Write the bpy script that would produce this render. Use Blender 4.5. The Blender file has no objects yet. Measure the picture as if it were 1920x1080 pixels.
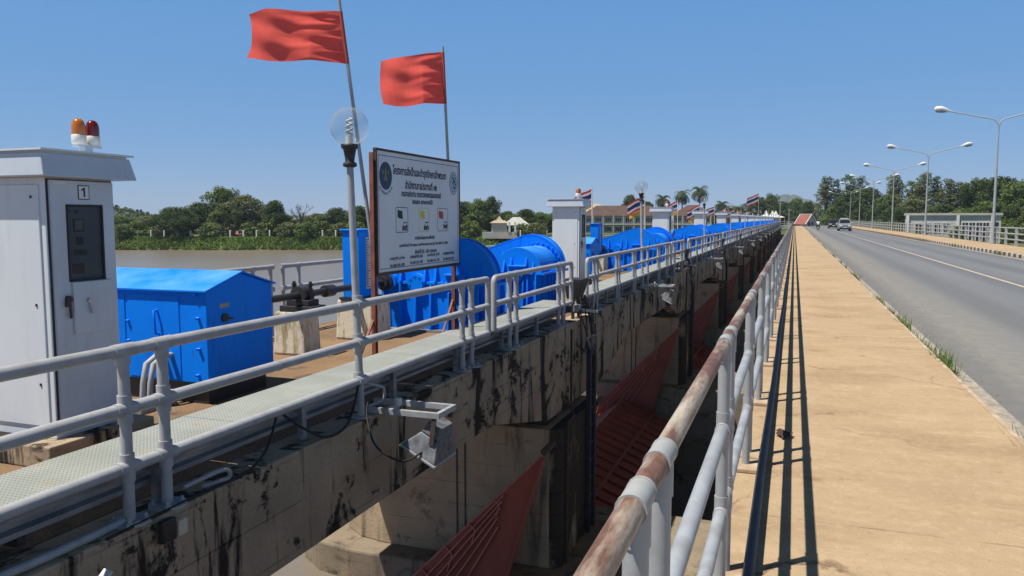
import bpy, bmesh, math, random
from mathutils import Vector, Matrix
import numpy as np
D = bpy.data
SC = bpy.context.scene
COL = SC.collection
R = math.radians
rnd = random.Random(7)

# ------------------------------------------------------------------ camera
cam_d = D.cameras.new('camera'); cam = D.objects.new('camera', cam_d); COL.objects.link(cam)
cam_d.sensor_width = 36.0; cam_d.lens = 27.19; cam_d.clip_start = 0.05; cam_d.clip_end = 20000
EYE = 1.68
cam.location = (0, 0, EYE)
cam.rotation_euler = (R(90 - 5.12), 0, R(20.0))
SC.camera = cam

# ------------------------------------------------------------------ sky, sun, exposure
SUN_DIR = Vector((-0.34, -0.30, 1.0)).normalized()
W = D.worlds.new('World'); SC.world = W; W.use_nodes = True
wn = W.node_tree.nodes; wl = W.node_tree.links
bg = wn['Background']; bg.inputs['Strength'].default_value = 0.12
sky = wn.new('ShaderNodeTexSky'); sky.sky_type = 'NISHITA'; sky.sun_disc = False
sky.sun_elevation = math.asin(SUN_DIR.z); sky.sun_rotation = math.atan2(SUN_DIR.x, SUN_DIR.y)
sky.air_density = 1.0; sky.dust_density = 0.0; sky.ozone_density = 4.0; sky.altitude = 3000
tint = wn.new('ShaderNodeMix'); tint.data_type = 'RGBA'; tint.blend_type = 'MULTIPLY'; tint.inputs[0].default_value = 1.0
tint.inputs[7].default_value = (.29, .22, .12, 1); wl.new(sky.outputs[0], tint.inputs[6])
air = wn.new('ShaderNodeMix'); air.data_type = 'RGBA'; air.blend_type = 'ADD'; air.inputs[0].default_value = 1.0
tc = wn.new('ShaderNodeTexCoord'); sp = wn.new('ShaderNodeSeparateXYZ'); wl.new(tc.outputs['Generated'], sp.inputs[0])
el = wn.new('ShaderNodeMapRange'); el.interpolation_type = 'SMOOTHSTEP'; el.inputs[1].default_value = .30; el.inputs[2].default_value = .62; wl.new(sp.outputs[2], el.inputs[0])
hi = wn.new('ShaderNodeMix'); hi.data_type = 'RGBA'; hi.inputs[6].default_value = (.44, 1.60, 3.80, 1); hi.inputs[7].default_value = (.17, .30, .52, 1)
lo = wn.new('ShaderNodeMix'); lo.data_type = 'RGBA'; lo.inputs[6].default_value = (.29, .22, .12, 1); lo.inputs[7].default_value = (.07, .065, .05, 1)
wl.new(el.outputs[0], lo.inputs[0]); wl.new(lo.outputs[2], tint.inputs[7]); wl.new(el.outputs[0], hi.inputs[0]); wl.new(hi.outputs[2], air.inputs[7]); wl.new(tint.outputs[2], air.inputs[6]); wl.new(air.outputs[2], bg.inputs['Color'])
sun_d = D.lights.new('sun', 'SUN'); sun_d.energy = 4.8; sun_d.angle = R(0.5); sun_d.color = (1.0, 0.945, 0.86)
sun = D.objects.new('sun', sun_d); COL.objects.link(sun); sun.location = (-30, -30, 90)
sun.rotation_euler = SUN_DIR.to_track_quat('Z', 'Y').to_euler()
SC.view_settings.view_transform = 'Standard'; SC.view_settings.look = 'None'
SC.view_settings.exposure = 0.35; SC.view_settings.gamma = 1.0
SC.render.engine = 'CYCLES'
SC.cycles.max_bounces = 6; SC.cycles.diffuse_bounces = 3; SC.cycles.transparent_max_bounces = 8
SC.cycles.caustics_reflective = False; SC.cycles.caustics_refractive = False

# ------------------------------------------------------------------ materials
class N:
    def __init__(s, name):
        s.m = D.materials.new(name); s.m.use_nodes = True
        s.t = s.m.node_tree; s.b = s.t.nodes['Principled BSDF']
        s.geo = s.t.nodes.new('ShaderNodeNewGeometry')
    def node(s, t, **kw):
        n = s.t.nodes.new(t)
        for k, v in kw.items(): setattr(n, k, v)
        return n
    def link(s, a, b): s.t.links.new(a, b)
    def mapped(s, scale=(1, 1, 1), rot=(0, 0, 0), coord=None):
        n = s.node('ShaderNodeMapping'); n.inputs['Scale'].default_value = scale; n.inputs['Rotation'].default_value = rot
        s.link(coord or s.geo.outputs['Position'], n.inputs[0]); return n.outputs[0]
    def noise(s, scale=1, detail=4, vec=None, rough=.55, lo=0.0, hi=1.0, dist=0.0):
        n = s.node('ShaderNodeTexNoise'); n.inputs['Scale'].default_value = scale; n.inputs['Detail'].default_value = detail
        n.inputs['Roughness'].default_value = rough; n.inputs['Distortion'].default_value = dist
        s.link(vec or s.geo.outputs['Position'], n.inputs['Vector'])
        if (lo, hi) == (0, 1): return n.outputs['Fac']
        return s.rng(n.outputs['Fac'], lo, hi)
    def rng(s, f, lo, hi, a=0.0, b=1.0):
        r = s.node('ShaderNodeMapRange'); r.inputs[1].default_value = lo; r.inputs[2].default_value = hi
        r.inputs[3].default_value = a; r.inputs[4].default_value = b
        s.link(f, r.inputs[0]); return r.outputs[0]
    def math(s, op, a, b=None):
        n = s.node('ShaderNodeMath', operation=op)
        for i, x in enumerate((a, b)):
            if x is None: continue
            if isinstance(x, (int, float)): n.inputs[i].default_value = x
            else: s.link(x, n.inputs[i])
        return n.outputs[0]
    def mix(s, f, a, b):
        n = s.node('ShaderNodeMix', data_type='RGBA')
        for i, x in ((0, f), (6, a), (7, b)):
            if isinstance(x, (int, float)): n.inputs[i].default_value = x
            elif isinstance(x, tuple): n.inputs[i].default_value = x + (1,) if len(x) == 3 else x
            else: s.link(x, n.inputs[i])
        return n.outputs[2]
    def bump(s, h, strength=.3, dist=.02):
        n = s.node('ShaderNodeBump'); n.inputs['Strength'].default_value = strength; n.inputs['Distance'].default_value = dist
        s.link(h, n.inputs['Height']); s.link(n.outputs[0], s.b.inputs['Normal'])
    def col(s, c):
        if isinstance(c, tuple): s.b.inputs['Base Color'].default_value = c + (1,)
        else: s.link(c, s.b.inputs['Base Color'])
    def set(s, rough=None, metal=None, spec=None, **kw):
        if rough is not None:
            if isinstance(rough, (int, float)): s.b.inputs['Roughness'].default_value = rough
            else: s.link(rough, s.b.inputs['Roughness'])
        if metal is not None: s.b.inputs['Metallic'].default_value = metal
        if spec is not None: s.b.inputs['Specular IOR Level'].default_value = spec
        for k, v in kw.items(): s.b.inputs[k].default_value = v
        return s.m
    def xyz(s, coord=None):
        n = s.node('ShaderNodeSeparateXYZ'); s.link(coord or s.geo.outputs['Position'], n.inputs[0]); return n.outputs

def simple(name, c, c2=None, scale=3, rough=.5, metal=0, bump=0, bscale=40, lo=.35, hi=.65, vscale=(1, 1, 1), spec=None, grime=0):
    n = N(name)
    if c2 is None: c2 = tuple(x * .8 for x in c)
    f = n.noise(scale, 5, n.mapped(vscale), lo=lo, hi=hi)
    a = n.mix(f, c, c2)
    if grime:
        a = n.mix(n.math('MULTIPLY', n.noise(3.2, 7, n.mapped((2.4, 2.4, .28)), .7, .52, .75), grime), a, (.30, .27, .22)); a = n.mix(n.math('MULTIPLY', n.noise(30, 6, None, .75, .66, .74), grime*1.4), a, (.12, .08, .05))
    n.col(a)
    if bump: n.bump(n.noise(bscale, 3), bump, .01)
    return n.set(rough, metal, spec)

M = {}
def build_mats():
    # painted pipe grey
    def pipe(name, c, dirt, rust=None, rlo=.5, rhi=.62):
        n = N(name)
        f = n.noise(9, 6, lo=.45, hi=.75); base = n.mix(n.math('MULTIPLY', f, .45), c, dirt)
        if rust:
            r = n.noise(5.5, 8, n.mapped((2.2, .30, 2.2)), .70, rlo, rhi)
            base = n.mix(r, base, n.mix(n.noise(26, 5, lo=.35, hi=.65), rust, tuple(x * .55 for x in rust)))
        n.col(base); n.bump(n.noise(60, 4), .15, .004); return n.set(.52, 0)
    M['pipe'] = pipe('grey_painted_pipe', (.39, .395, .405), (.20, .18, .16))
    M['pipe_light'] = pipe('pale_grey_painted_pipe', (.38, .39, .385), (.22, .20, .175))
    M['pipe_rust'] = pipe('worn_rusty_pipe', (.47, .42, .33), (.28, .22, .16), (.21, .10, .06), .37, .54)
    M['pipe_blue'] = simple('weathered_pale_pipe', (.37, .395, .43), (.27, .28, .29), 7, .5)
    # concrete with black algae streaks
    def stained(name, c, c2, dark, slo, shi, blo, bhi, nose=None, amt=.95):
        n = N(name)
        base = n.mix(n.noise(1.7, 6, lo=.3, hi=.7), c, c2)
        base = n.mix(n.math('MULTIPLY', n.noise(34, 3, lo=.4, hi=.7), .35), base, tuple(x * .5 for x in c))
        st = n.noise(1.0, 7, n.mapped((2.6, 2.6, .30)), .66, slo, shi, .35)
        bl = n.noise(1.5, 8, n.mapped((1, 1.0, 1.15)), .72, blo, bhi, .5)
        m = n.math('MAXIMUM', st, bl)
        if nose is not None:
            nb = n.math('MULTIPLY', n.math('GREATER_THAN', n.xyz()[0], nose), n.noise(1.1, 6, n.mapped((1, 1, .35)), .65, .34, .46)); m = n.math('MAXIMUM', m, nb)
        # form-board joints
        z = n.xyz()[2]
        fr = n.math('FRACT', n.math('MULTIPLY', n.math('ADD', z, 20), 2.7))
        ln = n.rng(n.math('ABSOLUTE', n.math('SUBTRACT', fr, .5)), .0, .03, .55, 0)
        ln = n.math('MULTIPLY', ln, n.noise(1.4, 3, lo=.42, hi=.6))
        m = n.math('MINIMUM', n.math('ADD', n.math('MULTIPLY', m, amt), ln), 1.0)
        n.col(n.mix(m, base, dark)); n.bump(n.noise(22, 6), .45, .012); return n.set(.9, 0, .2)
    M['girder'] = stained('algae_stained_concrete', (.50, .385, .265), (.34, .265, .185), (.020, .017, .015), .525, .585, .53, .575)
    M['pier'] = stained('streaked_tan_concrete', (.50, .38, .25), (.36, .275, .18), (.03, .026, .022), .55, .72, .58, .72, nose=-3.62)
    M['pier_low'] = stained('darker_tan_concrete', (.30, .24, .165), (.21, .17, .12), (.03, .026, .022), .55, .75, .56, .70)  # darker tan for the lower pier walls and the road bridge slab
    # walkway slab
    n = N('tan_footway_concrete')
    a = n.mix(n.noise(.45, 6, n.mapped((.8, 1.2, 1)), .62, .30, .70), (.455, .335, .205), (.37, .265, .16))
    a = n.mix(n.math('MULTIPLY', n.noise(2.6, 7, n.mapped((.6, 1.5, 1)), .66, .50, .74), .50), a, (.58, .43, .275))
    a = n.mix(n.math('MULTIPLY', n.noise(.8, 6, n.mapped((.8, 1.1, 1)), .66, .50, .66), .62), a, (.29, .185, .105))
    a = n.mix(n.math('MULTIPLY', n.noise(110, 2, lo=.55, hi=.75), .4), a, (.25, .17, .11))
    y = n.xyz()[1]
    fr = n.math('FRACT', n.math('DIVIDE', n.math('ADD', y, 51.3), 3.6))
    j = n.rng(n.math('ABSOLUTE', n.math('SUBTRACT', fr, .5)), .0010, .0035, .7, 0)
    j = n.math('MULTIPLY', j, n.noise(2.3, 2, lo=.40, hi=.55))
    a = n.mix(j, a, (.20, .13, .08))
    v = n.node('ShaderNodeTexVoronoi', feature='DISTANCE_TO_EDGE'); v.inputs['Scale'].default_value = .42
    wv = n.node('ShaderNodeVectorMath', operation='ADD'); nz = n.node('ShaderNodeTexNoise'); nz.inputs['Scale'].default_value = 1.6; nz.inputs['Detail'].default_value = 7
    n.link(n.geo.outputs['Position'], nz.inputs['Vector']); n.link(n.geo.outputs['Position'], wv.inputs[0]); n.link(nz.outputs['Color'], wv.inputs[1]); n.link(wv.outputs[0], v.inputs['Vector'])
    ck = n.math('MULTIPLY', n.rng(v.outputs['Distance'], .0, .009, .85, 0), n.noise(.5, 3, lo=.46, hi=.54))
    a = n.mix(ck, a, (.12, .075, .045))
    a = n.mix(n.math('MULTIPLY', n.noise(1.35, 7, n.mapped((1, 1.1, 1)), .72, .60, .68), .62), a, (.22, .14, .08))
    a = n.mix(n.math('MULTIPLY', n.noise(13, 8, None, .8, .50, .68), .38), a, (.60, .47, .32))
    a = n.mix(n.math('MULTIPLY', n.noise(17, 8, n.mapped((1, 1, 3.3)), .8, .54, .70), .55), a, (.25, .165, .10))
    a = n.mix(n.math('MULTIPLY', n.noise(7, 6, n.mapped((.5, 1.4, 1)), .72, .55, .75), .30), a, (.27, .17, .10))
    n.col(a); n.bump(n.noise(70, 6, None, .7), .6, .010); M['footway'] = n.set(.92, 0, .2)
    # machinery deck
    n = N('brown_deck_concrete')
    a = n.mix(n.noise(.9, 6, lo=.35, hi=.65), (.25, .155, .085), (.165, .105, .06))
    a = n.mix(n.noise(2.1, 6, lo=.60, hi=.72), a, (.05, .042, .035))
    a = n.mix(n.math('MULTIPLY', n.noise(60, 2, lo=.5, hi=.75), .5), a, (.36, .26, .16))
    n.col(a); n.bump(n.noise(50, 5), .4, .008); M['deck'] = n.set(.93, 0, .2)
    # asphalt
    n = N('worn_grey_asphalt')
    x, y, z = n.xyz()
    base = n.mix(n.noise(.4, 5, n.mapped((1.4, .12, 1)), .6, .35, .65), (.168, .176, .188), (.142, .150, .164))
    base = n.mix(n.math('MULTIPLY', n.noise(90, 2, lo=.5, hi=.8), .5), base, (.27, .26, .25))
    dirt = n.rng(n.math('ADD', x, n.math('MULTIPLY', n.noise(.9, 5), 1.1)), 2.3, 5.2, 1, 0)
    base = n.mix(n.math('MULTIPLY', dirt, .9), base, n.mix(n.noise(5, 5, lo=.4, hi=.6), (.27, .245, .205), (.22, .205, .18)))
    base = n.mix(n.math('MULTIPLY', n.noise(.8, 4, n.mapped((1, .5, 1)), .5, .62, .72), .35), base, (.10, .10, .105))
    trk = n.math('MULTIPLY', n.math('SINE', n.math('MULTIPLY', n.math('ADD', x, .35), 3.35)), .5)
    base = n.mix(n.rng(n.math('ADD', trk, n.math('MULTIPLY', n.noise(.6, 4, n.mapped((1, .15, 1))), .6)), .1, .75, 0, .55), base, (.110, .116, .126))
    base = n.mix(n.math('MULTIPLY', n.noise(2.2, 7, n.mapped((1, .6, 1)), .72, .66, .72), .6), base, (.075, .072, .07))
    base = n.mix(n.math('MULTIPLY', n.noise(24, 5, None, .7, .60, .75), .4), base, (.30, .285, .26))
    fy = n.math('FRACT', n.math('DIVIDE', n.math('ADD', y, 53.1), 7.5)); jt = n.rng(n.math('ABSOLUTE', n.math('SUBTRACT', fy, .5)), .0006, .0022, .5, 0)
    base = n.mix(jt, base, (.06, .055, .05))
    n.col(base); n.bump(n.noise(160, 3), .4, .005); M['asphalt'] = n.set(.85, 0, .3)
    def paintline(name, c, under, lo, hi):
        n = N(name); n.col(n.mix(n.noise(9, 7, None, .7, lo, hi), c, under)); return n.set(.8)
    M['line'] = paintline('worn_white_line', (.40, .35, .275), (.24, .215, .18), .40, .60)
    M['line_centre'] = paintline('faded_cream_line', (.54, .43, .31), (.30, .27, .24), .48, .68)
    M['kerb_lip'] = simple('pale_kerb_edge', (.54, .43, .31), (.33, .23, .14), 5, .85)
    n = N('striped_kerb'); y = n.xyz()[1]
    fr = n.math('FRACT', n.math('DIVIDE', n.math('ADD', y, 100), .98))
    st = n.math('GREATER_THAN', fr, .5)
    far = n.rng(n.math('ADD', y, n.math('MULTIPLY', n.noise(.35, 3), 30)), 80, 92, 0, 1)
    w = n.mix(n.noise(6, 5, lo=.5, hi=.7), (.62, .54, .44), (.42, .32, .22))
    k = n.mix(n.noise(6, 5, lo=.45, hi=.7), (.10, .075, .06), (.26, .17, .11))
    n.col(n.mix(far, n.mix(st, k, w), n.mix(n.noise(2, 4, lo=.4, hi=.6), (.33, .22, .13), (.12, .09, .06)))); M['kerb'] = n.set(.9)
    # checker plate: raised lozenges as bump
    n = N('checker_plate'); 
    co = n.mapped((1, 1, 1), (0, 0, R(45)))
    sx = n.xyz(co)
    s = n.math('MULTIPLY', n.math('SINE', n.math('MULTIPLY', sx[0], 150)), n.math('SINE', n.math('MULTIPLY', sx[1], 150)))
    ms = n.rng(s, .45, .8)
    a = n.mix(n.noise(2.2, 5, lo=.35, hi=.65), (.355, .37, .33), (.285, .30, .265))
    a = n.mix(n.math('MULTIPLY', n.noise(5, 6, lo=.60, hi=.72), .6), a, (.36, .24, .13))
    a = n.mix(n.math('MULTIPLY', ms, .9), a, (.12, .125, .115)); n.col(a); n.bump(ms, .6, .004); M['checker'] = n.set(.55, .0)
    M['flood'] = simple('weathered_lamp_casting', (.23, .24, .26), (.10, .105, .115), 14, .55, .2)
    M['galv'] = simple('galvanised_steel', (.33, .345, .36), (.20, .215, .23), 6, .5, .35, vscale=(1, .5, 2))
    M['galv_bright'] = simple('bright_galvanised_steel', (.55, .56, .57), (.38, .39, .40), 9, .45, .3)
    n = N('blue_machine_paint')
    a = n.mix(n.noise(1.6, 5, lo=.35, hi=.7), (.002, .225, .95), (.002, .185, .80))
    a = n.mix(n.math('MULTIPLY', n.noise(4, 7, n.mapped((2, 2, .5)), .7, .58, .75), .6), a, (.004, .085, .28))
    a = n.mix(n.math('MULTIPLY', n.noise(2.6, 6, n.mapped((1, 1, 1)), .7, .55, .8), .12), a, (.08, .32, .74))
    a = n.mix(n.noise(11, 7, n.mapped((1.5, 1.5, .4)), .75, .655, .71), a, (.06, .045, .045))
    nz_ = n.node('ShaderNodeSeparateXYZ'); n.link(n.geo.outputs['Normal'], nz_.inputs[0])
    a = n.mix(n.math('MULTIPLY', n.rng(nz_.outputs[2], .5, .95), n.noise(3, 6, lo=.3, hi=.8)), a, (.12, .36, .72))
    n.col(a); n.bump(n.noise(5, 3), .06, .01); M['blue'] = n.set(.5, 0, .10)
    M['white'] = simple('white_cabinet_paint', (.70, .755, .80), (.65, .70, .745), 2, .35, vscale=(1, 1, .4), grime=.2)
    M['white_trim'] = simple('pale_grey_cabinet_paint', (.56, .615, .69), (.49, .54, .61), 2, .4, grime=.25)
    M['dark'] = simple('black_painted_metal', (.022, .022, .025), (.035, .034, .034), 8, .5)
    M['rubber'] = simple('black_rubber', (.02, .02, .02), None, 8, .7)
    M['navy'] = simple('dark_blue_steel', (.018, .022, .040), (.04, .04, .05), 5, .6)
    M['rustpost'] = simple('red_oxide_angle_steel', (.30, .095, .055), (.17, .06, .04), 9, .7, bump=.2)
    M['rustdark'] = simple('rusted_dark_steel', (.10, .06, .045), (.05, .04, .035), 14, .8, bump=.2)
    n = N('red_oxide_gate_paint')
    a = n.mix(n.noise(1.3, 6, lo=.35, hi=.68), (.37, .085, .048), (.24, .060, .038))
    a = n.mix(n.math('MULTIPLY', n.noise(3, 7, n.mapped((2, 2, .6)), .7, .58, .72), .7), a, (.06, .03, .024)); n.col(a); M['gate'] = n.set(.75)
    M['gate_edge'] = simple('lit_tone_red_oxide', (.55, .20, .135), (.40, .13, .085), 6, .7)  # lighter copy of the gate red; light on flanges and ribs put into colour
    n = N('whitewashed_block')
    a = n.mix(n.noise(3, 6, n.mapped((3, 3, .6)), .7, .5, .62), (.66, .60, .47), (.33, .28, .17))
    a = n.mix(n.noise(5, 7, n.mapped((2, 2, .5)), .7, .6, .7), a, (.10, .075, .05)); n.col(a); n.bump(n.noise(24, 5), .5, .01); M['block'] = n.set(.92)
    M['board'] = simple('white_sign_face', (.68, .72, .76), (.62, .66, .70), 1.5, .55)
    M['ink'] = simple('dark_blue_ink', (.010, .016, .055), None, 2, .7)
    M['inkgrey'] = simple('faded_grey_ink', (.045, .07, .15), None, 2, .7)
    M['seal'] = simple('deep_blue_seal', (.02, .055, .12), (.03, .09, .15), 18, .7)
    M['seal2'] = simple('pale_blue_seal', (.30, .42, .52), (.42, .54, .62), 18, .7)
    M['gold'] = simple('dull_gold_ink', (.22, .20, .10), None, 8, .7)
    M['green_ink'] = simple('dark_green_ink', (.008, .045, .022), None, 2, .7)
    M['yellow_ink'] = simple('yellow_ink', (.68, .62, .04), None, 2, .7)
    M['red_ink'] = simple('red_ink', (.50, .085, .05), None, 2, .7)
    M['tan_strip'] = simple('scale_strip', (.55, .58, .60), None, 5, .6)
    def cloth(name, c, tr=.35):
        n = N(name); n.col(n.mix(n.noise(14, 3, lo=.4, hi=.6), c, tuple(x * .9 for x in c))); n.set(.8, 0, .15)
        t = n.node('ShaderNodeBsdfTranslucent'); t.inputs[0].default_value = c + (1,)
        mx = n.node('ShaderNodeMixShader'); mx.inputs[0].default_value = tr
        n.link(n.b.outputs[0], mx.inputs[1]); n.link(t.outputs[0], mx.inputs[2])
        n.link(mx.outputs[0], n.t.nodes['Material Output'].inputs[0]); return n.m
    M['red_cloth'] = cloth('red_flag_cloth', (.90, .135, .105), .5)
    M['c_red'] = cloth('flag_red_stripe', (.70, .07, .05)); M['c_white'] = cloth('flag_white_stripe', (.75, .75, .76))
    M['c_blue'] = cloth('flag_blue_stripe', (.04, .045, .13)); M['c_yel'] = cloth('yellow_flag_cloth', (.75, .48, .05))
    # glass
    n = N('clear_globe_glass'); n.set(.02); tr = n.node('ShaderNodeBsdfTransparent'); tr.inputs[0].default_value = (.90, .92, .93, 1)
    gl = n.node('ShaderNodeBsdfGlossy'); gl.inputs['Roughness'].default_value = .03
    fr_ = n.node('ShaderNodeLayerWeight'); fr_.inputs[0].default_value = .5
    f2 = n.math('ADD', n.math('MULTIPLY', n.math('POWER', fr_.outputs[1], 6.0), .75), .03)
    mx = n.node('ShaderNodeMixShader'); n.link(f2, mx.inputs[0]); n.link(gl.outputs[0], mx.inputs[2])
    df = n.node('ShaderNodeBsdfTranslucent'); df.inputs[0].default_value = (.9, .9, .88, 1); dm = n.node('ShaderNodeMixShader'); n.link(n.math('ADD', n.math('MULTIPLY', n.math('POWER', fr_.outputs[1], 3.0), .35), .06), dm.inputs[0]); n.link(tr.outputs[0], dm.inputs[1]); n.link(df.outputs[0], dm.inputs[2]); n.link(dm.outputs[0], mx.inputs[1])
    n.link(mx.outputs[0], n.t.nodes['Material Output'].inputs[0]); M['globe'] = n.m
    n = N('cabinet_window_glass'); n.col((.02, .022, .025)); n.set(.06, 0, .5)
    tr = n.node('ShaderNodeBsdfTransparent'); tr.inputs[0].default_value = (.74, .76, .78, 1)
    mx = n.node('ShaderNodeMixShader'); mx.inputs[0].default_value = .22; n.link(tr.outputs[0], mx.inputs[1]); n.link(n.b.outputs[0], mx.inputs[2])
    n.link(mx.outputs[0], n.t.nodes['Material Output'].inputs[0]); M['window'] = n.m
    M['glass_dark'] = simple('dark_window_glass', (.015, .018, .022), None, 2, .08)
    M['lens'] = simple('floodlight_glass', (.30, .33, .37), (.20, .22, .25), 10, .15)
    M['cream'] = simple('white_lamp_plastic', (.72, .72, .66), None, 4, .4)
    def dome(name, c):
        n = N(name); n.col(c); return n.set(.12, 0, .5, **{'Transmission Weight': .25, 'Coat Weight': .4})
    M['amber'] = dome('amber_beacon_dome', (.62, .17, .012)); M['reddome'] = dome('red_beacon_dome', (.20, .012, .012))
    # water
    n = N('muddy_river_water'); n.col(n.mix(n.noise(.05, 4, lo=.35, hi=.65), (.20, .168, .128), (.175, .147, .113)))
    n.bump(n.noise(.9, 5, n.mapped((1, 1, 1), (0, 0, R(20)))), .30, .12); M['water'] = n.set(.28, 0, .35)
    n = N('shade_toned_tailwater'); n.col(n.mix(n.noise(.3, 4), (.10, .085, .065), (.06, .05, .04))); n.bump(n.noise(2, 4), .3, .1); M['water2'] = n.set(.3, 0, .4)  # darker than the river water; shade under the bridge put into the colour
    # ground
    n = N('grassy_ground'); a = n.mix(n.noise(.08, 6, lo=.35, hi=.65), (.07, .10, .028), (.13, .12, .055))
    a = n.mix(n.noise(.9, 5, lo=.5, hi=.7), a, (.045, .07, .02)); n.col(a); M['ground'] = n.set(.95)
    M['earth'] = simple('brown_earth', (.17, .12, .075), (.11, .085, .05), .4, .95)
    def leaf(name, c, c2, tr=.25, patch=.45):
        n = N(name)
        isl = n.geo.outputs['Random Per Island']
        a = n.mix(isl, c, c2); a = n.mix(n.noise(patch, 3, lo=.38, hi=.66), a, tuple(x * 1.45 for x in c2))
        n.col(a); n.set(.62, 0, .25)
        t = n.node('ShaderNodeBsdfTranslucent'); n.link(a, t.inputs[0])
        mx = n.node('ShaderNodeMixShader'); mx.inputs[0].default_value = tr
        n.link(n.b.outputs[0], mx.inputs[1]); n.link(t.outputs[0], mx.inputs[2])
        n.link(mx.outputs[0], n.t.nodes['Material Output'].inputs[0]); return n.m
    M['leaf_dark'] = leaf('dark_foliage', (.030, .052, .015), (.062, .095, .026))
    M['leaf_mid'] = leaf('mid_green_foliage', (.060, .098, .022), (.11, .155, .040))
    M['leaf_olive'] = leaf('olive_foliage', (.075, .092, .032), (.135, .150, .058))
    M['leaf_light'] = leaf('fresh_green_foliage', (.065, .10, .025), (.125, .165, .045))
    M['leaf_palm'] = leaf('palm_foliage', (.030, .050, .018), (.055, .080, .028))
    M['grass'] = leaf('bank_grass', (.075, .13, .022), (.14, .20, .045), .3, .15)
    M['weed'] = leaf('kerb_weed', (.085, .125, .035), (.15, .20, .06), .3)
    M['bark'] = simple('grey_brown_bark', (.13, .105, .08), (.07, .058, .045), 3, .95)
    M['hill'] = simple('wooded_hillside', (.035, .055, .022), (.06, .08, .035), .02, .95)
    M['wall_cream'] = simple('cream_render', (.52, .50, .44), (.42, .40, .34), .8, .9)
    M['wall_green'] = simple('pale_green_render', (.42, .47, .38), (.34, .38, .31), .8, .9)
    M['wall_grey'] = simple('grey_render', (.50, .51, .47), (.42, .43, .40), .9, .9)
    M['roof_brown'] = simple('brown_roof_tiles', (.105, .058, .045), (.075, .045, .038), .5, .9)
    M['roof_pale'] = simple('pale_tan_roof', (.45, .37, .27), (.37, .30, .22), .5, .9)
    M['roof_red'] = simple('red_roof_sheet', (.31, .095, .075), (.25, .08, .06), .8, .8)
    M['white_paint'] = simple('white_paint', (.74, .73, .70), (.62, .61, .58), 2, .7)
    M['tent'] = simple('white_tent_canvas', (.78, .77, .74), None, 1, .8)
    M['silver'] = simple('silver_car_paint', (.42, .45, .50), None, 2, .25, .5)
    M['carblack'] = simple('dark_plum_car_paint', (.028, .022, .032), None, 2, .2)
    M['headlight'] = simple('headlight_glass', (.72, .76, .80), None, 3, .1)
    M['chrome'] = simple('chrome', (.6, .6, .62), None, 3, .15, 1)
    M['skin'] = simple('skin', (.28, .15, .09), None, 6, .6)
    M['shirt'] = simple('white_shirt', (.70, .70, .72), None, 6, .8)
    M['trouser'] = simple('dark_trousers', (.03, .03, .04), None, 6, .85)
    M['stone'] = simple('rusty_stone', (.38, .20, .11), (.26, .14, .08), 20, .9)
    M['leafdry'] = simple('dry_leaf', (.06, .035, .02), None, 20, .8)
build_mats()

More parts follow.
